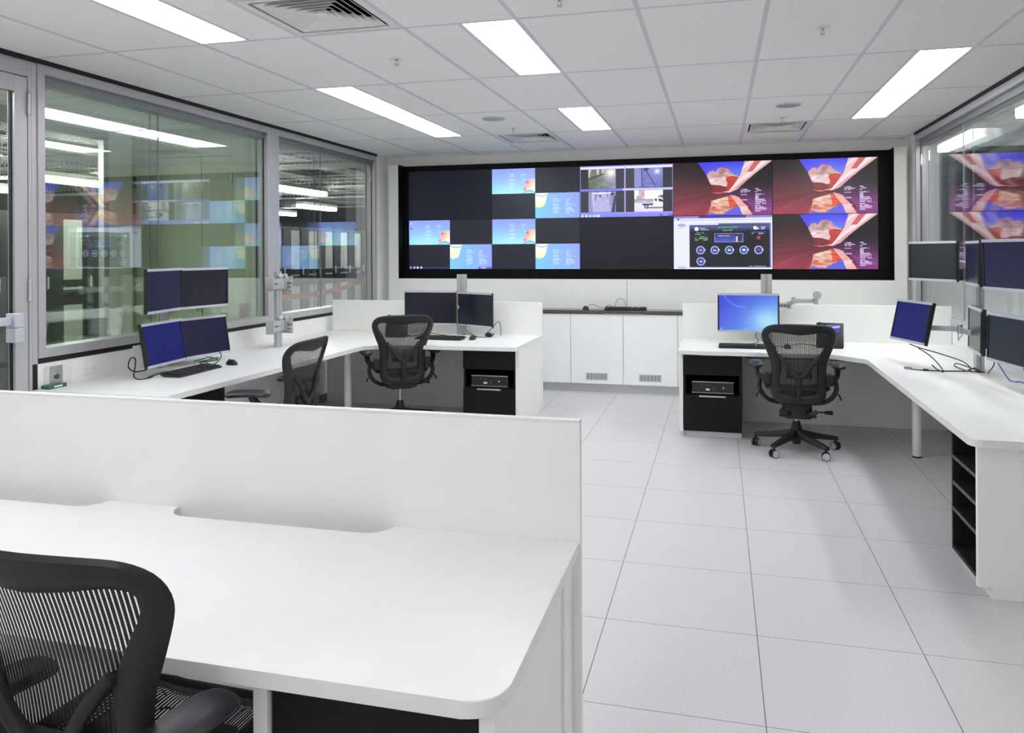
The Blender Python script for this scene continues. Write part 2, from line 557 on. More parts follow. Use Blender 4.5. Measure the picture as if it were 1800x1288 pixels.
def ceiling_vent(x, y, label):
    t = thing('ceiling_vent', label, 'vent', (x, y, H), 0, 'four-way ceiling vents')
    f = MB()
    for x0, x1, y0, y1 in ((-0.288, 0.288, -0.288, -0.25), (-0.288, 0.288, 0.25, 0.288), (-0.288, -0.25, -0.25, 0.25), (0.25, 0.288, -0.25, 0.25)):
        f.box(x0, x1, y0, y1, -0.001, 0.01)
    f.obj('frame', 'whitep', t)
    f = MB(); f.box(-0.27, 0.27, -0.27, 0.27, 0.12, 0.13)
    for x0, x1, y0, y1 in ((-0.27, 0.27, -0.27, -0.26), (-0.27, 0.27, 0.26, 0.27), (-0.27, -0.26, -0.26, 0.26), (0.26, 0.27, -0.26, 0.26)):
        f.box(x0, x1, y0, y1, 0.01, 0.12)
    f.obj('plenum', 'blackm', t)
    # sloping louvre blades, concentric square cones
    for q in range(6):
        r = 0.236 - q * 0.036
        ri = max(0.012, r - 0.046)
        f = MB()
        lo, hi = [], []
        for sx, sy in ((-1, -1), (1, -1), (1, 1), (-1, 1)):
            lo.append((sx * r, sy * r, 0.001)); hi.append((sx * ri, sy * ri, 0.036))
        lo2 = [(p[0] * (1 - 0.004 / r), p[1] * (1 - 0.004 / r), p[2]) for p in lo]
        hi2 = [(p[0] * (1 - 0.004 / ri), p[1] * (1 - 0.004 / ri), p[2]) for p in hi]
        f.loft([lo, hi, hi2, lo2, lo], caps=False)
        f.obj('blade', 'whitep', t)
    MB().box(-0.03, 0.03, -0.03, 0.03, 0.002, 0.006).obj('centre_plate', 'whitep', t)
    return t
for c, lb in (((-3, -2), 'big square ceiling vent near the top left of the photo'), ((-3, 2), 'square ceiling vent with a blue cast, above the left part of the display wall'),
              ((1, 2), 'square ceiling vent above the right part of the display wall'), ((1, -3), 'square ceiling vent above and behind the camera')):
    yy = GY + 1.2 * c[1] + (0.9 if diff_cells[c] == 'far' else 0.3)
    ceiling_vent(GX + 0.6 * c[0] + 0.3, yy, lb)

def on_ceiling(name, label, cat, x, y, group, kind):
    t = thing(name, label, cat, (x, y, H), 0, group)
    if kind == 'speaker':
        MB().cyl((0, 0, -0.008), (0, 0, -0.0005), 0.098, 0.104, 40).obj('rim', 'tbar', t, 30)
        MB().cyl((0, 0, -0.011), (0, 0, -0.0082), 0.088, 0.092, 40).obj('grille', 'alu', t, 30)
    else:
        MB().cyl((0, 0, -0.005), (0, 0, -0.0005), 0.036, 0.040, 24).obj('escutcheon', 'whitep', t, 30)
        f = MB(); f.cyl((0, 0, -0.018), (0, 0, -0.004), 0.006, 0.008, 12)
        for a in (0, PI):
            f.tube([(0.006 * math.cos(a), 0, -0.016), (0.009 * math.cos(a), 0, -0.026), (0.003 * math.cos(a), 0, -0.037)], 0.0018, 6)
        f.obj('sprinkler_body', 'steel', t, 40)
        MB().cyl((0, 0, -0.0395), (0, 0, -0.0375), 0.014, 0.014, 16).obj('deflector', 'steel', t)
on_ceiling('ceiling_speaker', 'round ceiling speaker left of the single ceiling light, above the left displays', 'speaker', -1.43, 3.83, 'round ceiling speakers', 'speaker')
on_ceiling('ceiling_speaker', 'round ceiling speaker just in front of the right square vent', 'speaker', 1.00, 3.88, 'round ceiling speakers', 'speaker')
for x, y, lb in ((-1.40, 1.70, 'sprinkler head hanging from the tile behind the big square vent'),
                 (0.99, 1.69, 'sprinkler head on the right, in line with the right square vent and nearest the camera'),
                 (-1.40, 4.38, 'sprinkler head by the left far vent above the displays'),
                 (1.00, 4.47, 'sprinkler head by the right far vent above the displays'),
                 (-0.24, 0.88, 'sprinkler head cut by the top edge of the photo')):
    on_ceiling('sprinkler', lb, 'sprinkler', x, y, 'ceiling sprinkler heads', 'sp')

# ------------------------------------------------------------------ glazed partitions
def pane(x0, x1, y0, y1, z0, z1, parent, m, name='glass_pane'):
    return MB().box(x0, x1, y0, y1, z0, z1).obj(name, m, parent)

def window(name, side, ys, ye, zs, gm, joints, depth=0.12):
    """glazed unit on the left (side -1, wall plane XL) or right (side +1, XR); two panes of glass"""
    x = XL if side < 0 else XR
    s = side
    t = bpy.data.objects.new(name, None); col.objects.link(t); struct(t)
    def X(a, b): return (x + s * a, x + s * b) if s > 0 else (x + s * b, x + s * a)
    f = MB()
    f.box(*X(-0.012, depth), ys, ye, 2.598, H - 0.026, 0.002)              # head
    f.box(*X(-0.012, depth), ys, ye, zs, zs + 0.058, 0.002)                # sill
    f.box(*X(-0.012, depth), ys, ys + 0.05, zs + 0.058, 2.598, 0.002)      # jambs
    f.box(*X(-0.012, depth), ye - 0.045, ye, zs + 0.058, 2.598, 0.002)
    f.obj('frame', 'alu', t)
    f = MB()
    f.box(*X(0.02, depth), ys + 0.05, ye - 0.045, 2.545, 2.598)
    f.obj('glazing_channel', 'alud', t)
    f = MB()
    for a, bb in ((0.028, 0.030), (0.098, 0.100)):
        f.box(*X(a, bb + 0.012), ys + 0.05, ys + 0.056, zs + 0.058, 2.545)
        f.box(*X(a, bb + 0.012), ye - 0.051, ye - 0.045, zs + 0.058, 2.545)
    f.obj('gasket', 'rubber', t)
    cuts = [ys + 0.056] + joints + [ye - 0.051]
    for a, bb in ((0.03, 0.040), (0.100, 0.110)):
        for q in range(len(cuts) - 1):
            pane(*X(a, bb), cuts[q] + 0.002, cuts[q + 1] - 0.002, zs + 0.0585, 2.5445, t, gm)
    f = MB()
    for j in joints:
        for a, bb in ((0.03, 0.040), (0.100, 0.110)):
            f.box(*X(a, bb), j - 0.002, j + 0.002, zs + 0.058, 2.545)
    if joints:
        f.obj('joint_seal', 'alud', t)
    g = MB()
    g.box(*X(-0.004, 0.1), ys, ye, zs - 0.032, zs)
    g.obj('shadow_strip', 'rubber', t)
    return t
ZS = 0.902
window('window_1', -1, 1.138, 3.575, ZS, 'glass1', [2.20])
window('window_2', -1, 3.665, 5.785, ZS, 'glass2', [4.55])
struct(MB().box(XL - 0.12, XL + 0.012, 3.575, 3.665, 0.87, H - 0.026, 0.002).obj('trim_5', 'alu'))
window('window_3', 1, -2.2, 5.775, 0.885, 'glass2', [-0.6, 1.05, 2.72, 4.38])
# black end of the low wall under the window, by the door
struct(MB().box(XL - 0.115, XL + 0.004, 1.1, 1.134, 0, 0.868).obj('trim_6', 'rubber'))

# glazed door on the left
d = bpy.data.objects.new('door_1', None); col.objects.link(d); struct(d)
f = MB()
f.box(XL - 0.12, XL + 0.004, 1.078, 1.099, 0, H - 0.026, 0.001)
f.box(XL - 0.12, XL + 0.004, 1.1, 1.137, 0.87, H - 0.026, 0.001)
f.box(XL - 0.12, XL + 0.004, 0.10, 0.16, 0, H - 0.026, 0.002)
f.box(XL - 0.12, XL + 0.004, 0.16, 1.078, 2.56, H - 0.026, 0.002)
f.obj('door_frame', 'alu', d)
f = MB()
f.box(XL - 0.05, XL + 0.002, 0.99, 1.074, 0.01, 2.555, 0.002)
f.box(XL - 0.05, XL + 0.002, 0.164, 0.25, 0.01, 2.555, 0.002)
f.box(XL - 0.05, XL + 0.002, 0.25, 0.99, 2.46, 2.555, 0.002)
f.box(XL - 0.05, XL + 0.002, 0.25, 0.99, 0.01, 0.18, 0.002)
f.obj('door_leaf', 'alu', d)
pane(XL - 0.032, XL - 0.022, 0.258, 0.982, 0.182, 2.458, d, 'glass3')
f = MB()
f.box(XL - 0.036, XL - 0.018, 0.250, 0.258, 0.18, 2.46); f.box(XL - 0.036, XL - 0.018, 0.982, 0.990, 0.18, 2.46)
f.obj('door_gasket', 'rubber', d)
for z in (2.40, 1.31, 0.25):
    f = MB(); f.cyl((XL + 0.012, 1.077, z - 0.06), (XL + 0.012, 1.077, z + 0.06), 0.009, n=14)
    f.cyl((XL + 0.012, 1.077, z + 0.062), (XL + 0.012, 1.077, z + 0.07), 0.009, 0.004, n=14)
    f.cyl((XL + 0.012, 1.077, z - 0.07), (XL + 0.012, 1.077, z - 0.062), 0.004, 0.009, n=14)
    f.obj('hinge', 'silver', d, 40)
f = MB()
f.box(XL + 0.003, XL + 0.07, 0.925, 0.985, 1.105, 1.185, 0.004); f.box(XL + 0.003, XL + 0.07, 0.925, 0.985, 1.02, 1.102, 0.004)
f.box(XL + 0.02, XL + 0.05, 0.36, 0.925, 1.12, 1.165, 0.004)
f.obj('push_bar', 'silver', d)

# ------------------------------------------------------------------ screen pictures (painted per vertex: what the displays show)
def inpoly(U, V, poly):
    n = len(poly); r = np.zeros(U.shape, bool); j = n - 1
    for i in range(n):
        xi, yi = poly[i]; xj, yj = poly[j]
        if yi != yj:
            c = ((yi > V) != (yj > V)) & (U < (xj - xi) * (V - yi) / (yj - yi) + xi)
            r ^= c
        j = i
    return r
def put(img, mask, c): img[mask] = np.array(c, float) if np.ndim(c) == 1 else c[mask]
def lerp(a, b_, t): return np.array(a, float) * (1 - t[..., None]) + np.array(b_, float) * t[..., None]
rng = np.random.default_rng(3)
def vnoise(U, V, fx, fy, seed=0):
    r = np.random.default_rng(seed); T = r.random((64, 64))
    x, y = U * fx, V * fy
    xi, yi = np.floor(x).astype(int), np.floor(y).astype(int)
    tx, ty = x - xi, y - yi
    tx, ty = tx * tx * (3 - 2 * tx), ty * ty * (3 - 2 * ty)
    g = lambda a, b_: T[a % 64, b_ % 64]
    return (g(xi, yi) * (1 - tx) + g(xi + 1, yi) * tx) * (1 - ty) + (g(xi, yi + 1) * (1 - tx) + g(xi + 1, yi + 1) * tx) * ty
def textlines(img, U, V, x, rows, c, h=0.016, seed=1, mix=0.85):
    for n_, (y, wd) in enumerate(rows):
        m = (U > x) & (U < x + wd) & (np.abs(V - y) < h / 2)
        m &= (vnoise(U, V * 0 + n_, 70, 1, seed + n_) > 0.22)
        img[m] = img[m] * (1 - mix) + np.array(c, float) * mix

def pic_canyon(w_, h_):
    U, V = np.meshgrid((np.arange(w_) + .5) / w_, (np.arange(h_) + .5) / h_)
    S = lambda p: [(a / 1800, b_ / 973) for a, b_ in p]
    img = np.zeros((h_, w_, 3))
    # rock hall behind everything: maroon left, radiating streaks
    ang = np.arctan2(V - 0.575, (U - 0.47) * 1.8)
    st = vnoise(ang * 3 + 20, V * 0 + 3, 9, 1, 5) * 0.6 + vnoise(ang * 3 + 20, V * 0 + 8, 30, 1, 6) * 0.4
    base = lerp((46, 30, 34), (166, 66, 84), np.clip(V * 1.3 - 0.16, 0, 1) ** 1.2)
    img[:] = base * (0.74 + 0.38 * st)[..., None]
    # right: dark above, purple below
    dk = inpoly(U, V, S([(870, 560), (1050, 560), (1180, 500), (1300, 390), (1500, 220), (1780, 20), (1800, 0), (1800, 973), (1300, 973), (1450, 900), (1250, 660), (1040, 600)]))
    put(img, dk, lerp((26, 20, 26), (140, 62, 140), np.clip((V - 0.38) * 2.3, 0, 1)) * (0.84 + 0.24 * st)[..., None])
    # sky
    sky = inpoly(U, V, S([(462, 0), (620, 240), (690, 410), (1000, 420), (1200, 280), (1260, 150), (1315, 0)]))
    put(img, sky, lerp((70, 66, 236), (128, 150, 246), np.clip(1.1 - abs(U - 0.62) * 3 + V, 0, 1) * np.clip(V * 3, 0, 1)))
    # butte
    bt = inpoly(U, V, S([(618, 245), (660, 190), (680, 160), (750, 158), (775, 195), (830, 120), (880, 100), (960, 112), (1020, 140), (1060, 190), (1110, 235), (1205, 280), (1180, 340), (1100, 440), (1010, 545), (860, 450), (690, 410)]))
    n1 = vnoise(U + 0.3 * V, V - 0.25 * U, 18, 34, 9)
    n2 = vnoise(U, V, 50, 60, 10)
    bc = lerp((196, 140, 138), (238, 214, 216), np.clip((V - 0.14) * 4.2, 0, 1)) * (0.70 + 0.36 * n1 + 0.14 * n2)[..., None]
    put(img, bt, bc)
    red = bt & (U > 0.545 - 0.10 * (V - 0.28)) & (V > 0.27 + 0.25 * np.abs(U - 0.60))
    put(img, red, lerp((224, 92, 74), (176, 48, 46), n1))
    glow = bt & inpoly(U, V, S([(690, 405), (760, 360), (960, 320), (1000, 390), (980, 450), (860, 430)]))
    put(img, glow, lerp((244, 226, 224), (226, 186, 186), n1))
    sh = inpoly(U, V, S([(700, 412), (860, 425), (1000, 470), (940, 520), (760, 560), (720, 500)]))
    put(img, sh, lerp((110, 62, 66), (140, 40, 44), n1))
    # bright arm, upper right
    arm = inpoly(U, V, S([(1312, 0), (1262, 150), (1225, 250), (1150, 370), (1100, 440), (1020, 535), (870, 552), (760, 575), (1000, 566), (1060, 556), (1180, 500), (1300, 390), (1500, 225), (1790, 10), (1800, 0)]))
    a2 = np.clip((U * 1.85 + V - 1.45) * 1.4, 0, 1)
    t_ = vnoise(U * 1.3 + V * 0.9, V * 0.1, 26, 3, 12)
    put(img, arm, lerp((232, 172, 174), (248, 230, 232), np.clip(t_ * 1.5, 0, 1)))
    put(img, arm & (np.abs(U - (0.86 - 0.42 * V)) < 0.012 + 0.02 * (1 - V)) & (V < 0.20), (204, 104, 104))
    put(img, arm & inpoly(U, V, S([(1180, 500), (1300, 390), (1420, 290), (1300, 330), (1180, 430), (1100, 500)])), (232, 160, 166))
    put(img, (np.abs(V - 0.575) < 0.006) & (U > 0.40) & (U < 0.56), (214, 70, 74))
    # reflection below
    rb = inpoly(U, V, S([(700, 712), (830, 672), (1030, 618), (1110, 690), (1195, 795), (1010, 885), (900, 960), (830, 973), (640, 973), (660, 900), (690, 800)]))
    put(img, rb, lerp((206, 104, 84), (246, 214, 196), np.clip(n1 * 1.2 - (V - 0.72) * 0.8, 0, 1)))
    put(img, rb & (U > 0.555 + 0.1 * (V - 0.65)) & (V < 0.86), lerp((206, 58, 40), (236, 110, 84), n1))
    rs = inpoly(U, V, S([(640, 973), (680, 915), (820, 950), (900, 960), (1010, 885), (1195, 800), (1240, 860), (1300, 973)]))
    put(img, rs, lerp((120, 110, 214), (90, 92, 230), U))
    ra = inpoly(U, V, S([(1040, 600), (1150, 625), (1230, 665), (1300, 745), (1450, 973), (1270, 973), (1210, 830), (1150, 745), (1090, 670)]))
    put(img, ra, lerp((236, 150, 146), (246, 200, 196), n1))
    put(img, inpoly(U, V, S([(1215, 650), (1290, 690), (1400, 800), (1465, 900), (1440, 900), (1330, 790), (1230, 690)])), (110, 34, 58))
    wcol = (236, 228, 255)
    for x, rows in ((0.688, [(0.525, .065), (0.552, .095), (0.577, .062), (0.622, .062), (0.718, .078), (0.84, .075), (0.865, .07), (0.885, .065), (0.905, .06), (0.93, .055)]),
                    (0.831, [(0.52, .052), (0.547, .060), (0.574, .022), (0.62, .088)] + [(0.645 + .02 * q, .035) for q in range(4)] + [(0.715 + 0.026 * q, .108) for q in range(4)] + [(0.832, .06), (0.86, .085), (0.882, .112), (0.905, .11), (0.932, .05)])):
        textlines(img, U, V, x, rows, wcol, 0.015, 30)
    return img

def pic_tiles(w_, h_, icons=False):
    img = np.zeros((h_, w_, 3)); img[:] = (22, 26, 42)
    U, V = np.meshgrid((np.arange(w_) + .5) / w_, (np.arange(h_) + .5) / h_)
    # upper left quarter
    m = (U < 0.5) & (V < 0.5); u, v = U * 2, V * 2
    c = lerp((150, 170, 255), (140, 232, 255), np.clip(v * 1.1 - 0.1, 0, 1))
    gl = np.exp(-(((u - 0.45) / 0.5) ** 2 + ((v - 1.0) / 0.38) ** 2))
    c = c * (1 - 0.6 * gl[..., None]) + np.array((214, 255, 250)) * 0.6 * gl[..., None]
    put(img, m, c)
    fl = m & inpoly(u, v, [(1.0, 0.42), (0.88, 0.44), (0.80, 0.52), (0.76, 0.70), (0.73, 0.86), (0.80, 0.88), (0.90, 0.84), (1.0, 0.94)])
    d_ = np.clip((u - 0.74) * 3 + (v - 0.5) * 1.2, 0, 1)
    put(img, fl, lerp((255, 150, 140), (255, 250, 232), d_))
    put(img, m & (np.hypot(u - 0.82, (v - 0.55) * .6) < 0.035), (250, 120, 120))
    put(img, m & (np.hypot(u - 0.76, (v - 0.84) * .6) < 0.03), (244, 130, 150))
    put(img, m & (np.abs(v - (0.90 + 1.2 * (u - 0.87) ** 2 * 4)) < 0.02) & (u > 0.72), (110, 190, 214))
    textlines(img, u * 1.0 + (1 - m) * 9, v, 0.40, [(0.22, .13), (0.27, .19), (0.32, .13), (0.42, .14), (0.48, .15), (0.58, .15), (0.63, .13), (0.70, .12), (0.76, .12)], (226, 250, 250), 0.03, 50, 0.6)
    textlines(img, u * 1.0 + (1 - m) * 9, v, 0.68, [(0.21, .10), (0.26, .12), (0.31, .08), (0.40, .10), (0.48, .13)], (230, 250, 250), 0.03, 60, 0.6)
    # lower right quarter
    m = (U >= 0.5) & (V >= 0.5); u, v = U * 2 - 1, V * 2 - 1
    c = lerp((128, 216, 255), (152, 172, 255), np.clip(u * 0.9 + 0.18 - 0.1 * v, 0, 1))
    put(img, m, c)
    fl = m & inpoly(u, v, [(0, 0), (0.30, 0), (0.27, 0.12), (0.23, 0.40), (0.19, 0.53), (0.11, 0.56), (0.08, 0.62), (0.05, 0.56), (0, 0.54)])
    put(img, fl, lerp((252, 255, 246), (246, 250, 190), np.clip(v * 2.4 - 0.5, 0, 1)))
    put(img, m & (np.abs(v - (0.12 - 3.2 * (u - 0.15) ** 2)) < 0.022) & (u < 0.3), (148, 206, 220))
    textlines(img, u * 1.0 + (1 - m) * 9, v, 0.40, [(0.24, .13), (0.30, .18), (0.36, .12), (0.46, .12), (0.51, .14), (0.58, .13), (0.64, .15), (0.69, .13), (0.75, .14), (0.81, .10)], (222, 250, 248), 0.03, 70, 0.75)
    textlines(img, u * 1.0 + (1 - m) * 9, v, 0.69, [(0.24, .10), (0.30, .12), (0.36, .08), (0.44, .12), (0.50, .22), (0.58, .12), (0.64, .16), (0.69, .21), (0.75, .20), (0.81, .10)], (222, 250, 248), 0.03, 80, 0.75)
    if icons:
        put(img, (V > 0.95) & (U < 0.5), (44, 46, 92))
        for k, cc in enumerate(((150, 170, 240), (190, 210, 250), (250, 250, 250), (235, 235, 250))):
            put(img, (np.abs(U - (0.02 + 0.043 * k)) < 0.011) & (np.abs(V - 0.968) < 0.02), cc)
        put(img, (V > 0.955) & (U > 0.84), (92, 96, 200))
        put(img, (np.abs(V - 0.975) < 0.008) & (U > 0.87) & (U < 0.93), (230, 235, 255))
        put(img, (np.hypot(U - 0.028, (V - 0.17) * 0.56) < 0.013), (190, 90, 170))
        put(img, (np.hypot(U - 0.028, (V - 0.06) * 0.56) < 0.008), (240, 240, 255))
    return img

def pic_cctv(w_, h_):
    U, V = np.meshgrid((np.arange(w_) + .5) / w_, (np.arange(h_) + .5) / h_)
    img = np.zeros((h_, w_, 3)); img[:] = (46, 46, 60)
    lav = (176, 184, 252)
    put(img, V < 0.065, (238, 236, 255)); put(img, V < 0.02, (140, 120, 236))
    put(img, (V < 0.02) & (U > 0.94), (200, 110, 170))
    put(img, np.abs(U - 0.49) < 0.006, lav); put(img, U < 0.006, lav); put(img, U > 0.994, lav)
    put(img, np.abs(V - 0.47) < 0.022, (124, 132, 240)); put(img, (np.abs(V - 0.47) < 0.02) & (U > 0.47), (210, 206, 250))
    put(img, np.abs(V - 0.925) < 0.018, (150, 150, 248)); put(img, V > 0.945, (130, 140, 246))
    for k in range(5):
        put(img, (np.abs(U - (0.025 + 0.043 * k)) < (0.012 if k < 4 else 0.022)) & (np.abs(V - 0.972) < 0.02), (226, 232, 255))
    put(img, (V > 0.955) & (U > 0.86), (90, 98, 190)); put(img, (np.abs(V - 0.972) < 0.008) & (U > 0.89) & (U < 0.95), (220, 226, 255))
    n = vnoise(U, V, 30, 24, 21)
    # upper left: grey-green room
    m = (U > 0.095) & (U < 0.39) & (V > 0.07) & (V < 0.445); u = (U - .095) / .295; v = (V - .07) / .375
    put(img, m, lerp((110, 116, 100), (150, 156, 176), np.clip(u * 1.3 - 0.2, 0, 1)) * (0.85 + 0.25 * n)[..., None])
    gl = np.exp(-(((u - 0.82) / 0.22) ** 2 + ((v - 0.18) / 0.28) ** 2)) * m
    img[:] = img * (1 - gl[..., None]) + np.array((252, 252, 240)) * gl[..., None]
    put(img, m & (v < 0.46 - 0.4 * u) & (u < 0.6), lerp((120, 124, 112), (206, 212, 214), (vnoise(U, V, 40, 3, 22) > .6) * 1.0))
    put(img, m & (np.abs(v - (0.48 - 0.42 * u)) < 0.03) & (u < 0.56), (44, 46, 44))
    put(img, m & (np.abs(v - (0.68 - 0.4 * u)) < 0.015) & (u < 0.4), (140, 142, 134))
    # upper right: bluish corridor
    m = (U > 0.59) & (U < 0.895) & (V > 0.065) & (V < 0.44); u = (U - .59) / .305; v = (V - .065) / .375
    put(img, m, lerp((104, 110, 180), (130, 136, 210), n))
    put(img, m & (u < 0.24), (136, 144, 206)); put(img, m & (np.abs(u - (0.26 + 0.03 * v)) < 0.018), (70, 72, 120))
    put(img, m & (np.abs(u - (0.36 + 0.4 * v)) < 0.02), (66, 66, 130)); put(img, m & (u > 0.40 + 0.42 * v), lerp((138, 146, 216), (110, 116, 190), v))
    put(img, m & (np.hypot(u - 0.42, v - 0.08) < 0.09), (60, 62, 110))
    gl = np.exp(-(((u - 0.8) / 0.09) ** 2 + ((v - 0.2) / 0.12) ** 2)) * m
    img[:] = img * (1 - gl[..., None]) + np.array((250, 252, 255)) * gl[..., None]
    # lower left: pale corridor
    m = (U > 0.095) & (U < 0.39) & (V > 0.505) & (V < 0.9); u = (U - .095) / .295; v = (V - .505) / .395
    put(img, m, lerp((196, 196, 236), (176, 172, 226), n))
    put(img, m & (np.abs(u - 0.5) > 0.12 + 0.26 * v), lerp((120, 116, 176), (206, 208, 240), vnoise(U, V, 60, 2, 23)))
    put(img, m & (np.abs(v - 0.07) < 0.025) & (u > 0.18) & (u < 0.86), (248, 248, 255))
    put(img, m & (np.abs(u - 0.43) < 0.045) & (np.abs(v - 0.2) < 0.05), (80, 76, 120))
    put(img, m & (np.abs(u - (1.0 - 0.1 * v)) < 0.05 * v + 0.02) & (v > 0.2), (60, 58, 100))
    put(img, m & (np.hypot(u - 0.88, v - 0.12) < 0.07), (60, 58, 100))
    # lower right: white utility truck outdoors
    m = (U > 0.59) & (U < 0.895) & (V > 0.495) & (V < 0.905); u = (U - .59) / .305; v = (V - .495) / .41
    put(img, m, lerp((250, 250, 246), (226, 224, 246), np.clip(v * 1.4 - 0.4, 0, 1)))
    put(img, m & (u > 0.16) & (u < 0.36) & (v < 0.46), lerp((196, 150, 170), (226, 200, 210), (vnoise(U, V, 150, 90, 24) > .5) * 1.0))
    put(img, m & (u > 0.08) & (u < 0.18) & (v > 0.25) & (v < 0.46), (188, 160, 180))
    put(img, m & (v > 0.42) & (v < 0.5) & (u < 0.68), (150, 150, 178))
    put(img, m & (v > 0.47) & (v < 0.6) & (u < 0.66), lerp((206, 206, 226), (176, 176, 204), n))
    put(img, m & (v > 0.62) & (v < 0.7) & (u > 0.28) & (u < 0.66), (70, 70, 100))
    put(img, m & inpoly(u, v, [(0.66, 0.36), (0.92, 0.34), (1.0, 0.42), (1.0, 0.78), (0.68, 0.78)]), (240, 240, 252))
    put(img, m & inpoly(u, v, [(0.71, 0.40), (0.79, 0.40), (0.79, 0.52), (0.72, 0.52)]), (40, 42, 66))
    put(img, m & inpoly(u, v, [(0.83, 0.40), (0.94, 0.42), (1.0, 0.50), (1.0, 0.56), (0.86, 0.52)]), (40, 42, 66))
    put(img, m & inpoly(u, v, [(0.80, 0.32), (0.90, 0.24), (1.0, 0.22), (1.0, 0.40), (0.92, 0.34)]), (112, 112, 150))
    put(img, m & (v > 0.78) & (v < 0.85) & (u > 0.4), (120, 116, 150))
    rr = np.hypot((u - 0.42) * 1.32, v - 0.76)
    put(img, m & (rr < 0.10), (58, 58, 82)); put(img, m & (rr < 0.055), (176, 176, 200))
    return img

def pic_dash(w_, h_):
    U, V = np.meshgrid((np.arange(w_) + .5) / w_, (np.arange(h_) + .5) / h_)
    img = np.zeros((h_, w_, 3)); img[:] = (236, 240, 255)
    put(img, V < 0.045, (70, 66, 178)); put(img, (V < 0.045) & ((U < 0.26) | (U > 0.74)), (150, 140, 214))
    put(img, np.abs(V - 0.078) < 0.012, (214, 214, 250)); put(img, (np.abs(U - 0.048) < 0.009) & (np.abs(V - 0.062) < 0.018), (90, 100, 130))
    put(img, np.hypot((U - 0.085) / 0.045, (V - 0.17) / 0.03) < 1, (176, 172, 232))
    textlines(img, U, V, 0.03, [(0.225, .075), (0.26, .012), (0.29, .012), (0.32, .012)], (196, 196, 214), 0.012, 90)
    put(img, np.hypot((U - 0.085) / 0.05, (V - 0.97) / 0.02) < 1, (190, 188, 238))
    # dark panel
    m = (U > 0.163) & (U < 0.985) & (V > 0.145) & (V < 0.965)
    put(img, m, (24, 25, 34))
    put(img, m & (V < 0.178), (92, 96, 130)); put(img, m & (V < 0.172) & (U < 0.46), (214, 224, 244))
    put(img, m & (V > 0.185) & (V < 0.29), lerp((96, 104, 170), (34, 36, 58), np.clip((V - .185) / .105, 0, 1)))
    put(img, m & (U > 0.972), (122, 130, 200)); put(img, m & (V > 0.945), (40, 56, 104))
    put(img, np.hypot((U - 0.238), (V - 0.245) * .56) < 0.021, (246, 250, 255))
    textlines(img, U, V, 0.27, [(0.228, .055), (0.258, .09)], (206, 214, 250), 0.016, 91)
    put(img, np.hypot((U - 0.83), (V - 0.235) * .56) < 0.019, (250, 250, 240)); put(img, (np.abs(V - 0.245) < 0.014) & (U > 0.83) & (U < 0.866), (226, 230, 240))
    textlines(img, U, V, 0.885, [(0.22, .045), (0.25, .04)], (226, 230, 255), 0.02, 92)
    textlines(img, U, V, 0.235, [(0.318, .075)], (90, 226, 130), 0.014, 93)
    textlines(img, U, V, 0.222, [(0.345, .108)], (150, 240, 200), 0.014, 94)
    put(img, m & (U > 0.212) & (U < 0.376) & (V > 0.37) & (V < 0.48), (32, 34, 46))
    textlines(img, U, V, 0.27, [(0.392, .065)], (80, 220, 110), 0.014, 95)
    textlines(img, U, V, 0.222, [(0.42, .13), (0.45, .13)], (190, 240, 190), 0.016, 96)
    put(img, (U > 0.42) & (U < 0.712) & (V > 0.33) & (V < 0.50), (150, 150, 214))
    b_ = (U > 0.426) & (U < 0.706) & (V > 0.34) & (V < 0.49)
    nn = vnoise(U, V, 60, 40, 31)
    put(img, b_, lerp((40, 40, 116), (96, 116, 226), np.clip((V - .36) * 5 + 0.3 * nn, 0, 1)))
    put(img, b_ & (U > 0.64) & (U < 0.672) & (V > 0.39), (230, 226, 206)); put(img, b_ & (U > 0.655) & (U < 0.69) & (V > 0.36), (60, 50, 60))
    textlines(img, U, V, 0.435, [(0.378, .14)], (214, 220, 255), 0.014, 97)
    put(img, (U > 0.79) & (U < 0.93) & (np.abs(V - 0.315) < 0.01), (80, 86, 150))
    textlines(img, U, V, 0.80, [(0.34, .03)], (220, 226, 255), 0.02, 98); textlines(img, U, V, 0.86, [(0.34, .05)], (190, 200, 255), 0.02, 99)
    put(img, np.hypot((U - 0.862), (V - 0.415) * .56) < 0.018, (196, 60, 84))
    cols_ = ((206, 150, 206), (206, 214, 250), (150, 226, 206), (206, 244, 250), (216, 60, 70))
    pts = [(0.277 + 0.1463 * k, 0.643) for k in range(5)] + [(0.28, 0.853)]
    for k, (x, y) in enumerate(pts):
        r = np.hypot(U - x, (V - y) * .56)
        put(img, r < 0.044, (176, 190, 255)); put(img, r < 0.033, (44, 56, 130))
        put(img, (np.hypot((U - x) * 1.0, (V - y) * .56 * 1.5) < 0.019) & (vnoise(U, V, 90, 60, 40 + k) > 0.25), cols_[k] if k < 5 else (170, 190, 250))
        put(img, (np.hypot(U - x - 0.042, (V - y + 0.005) * .56) < 0.008), (240, 244, 255))
    textlines(img, U, V, 0.77, [(0.94, .16)], (214, 220, 255), 0.012, 100)
    return img

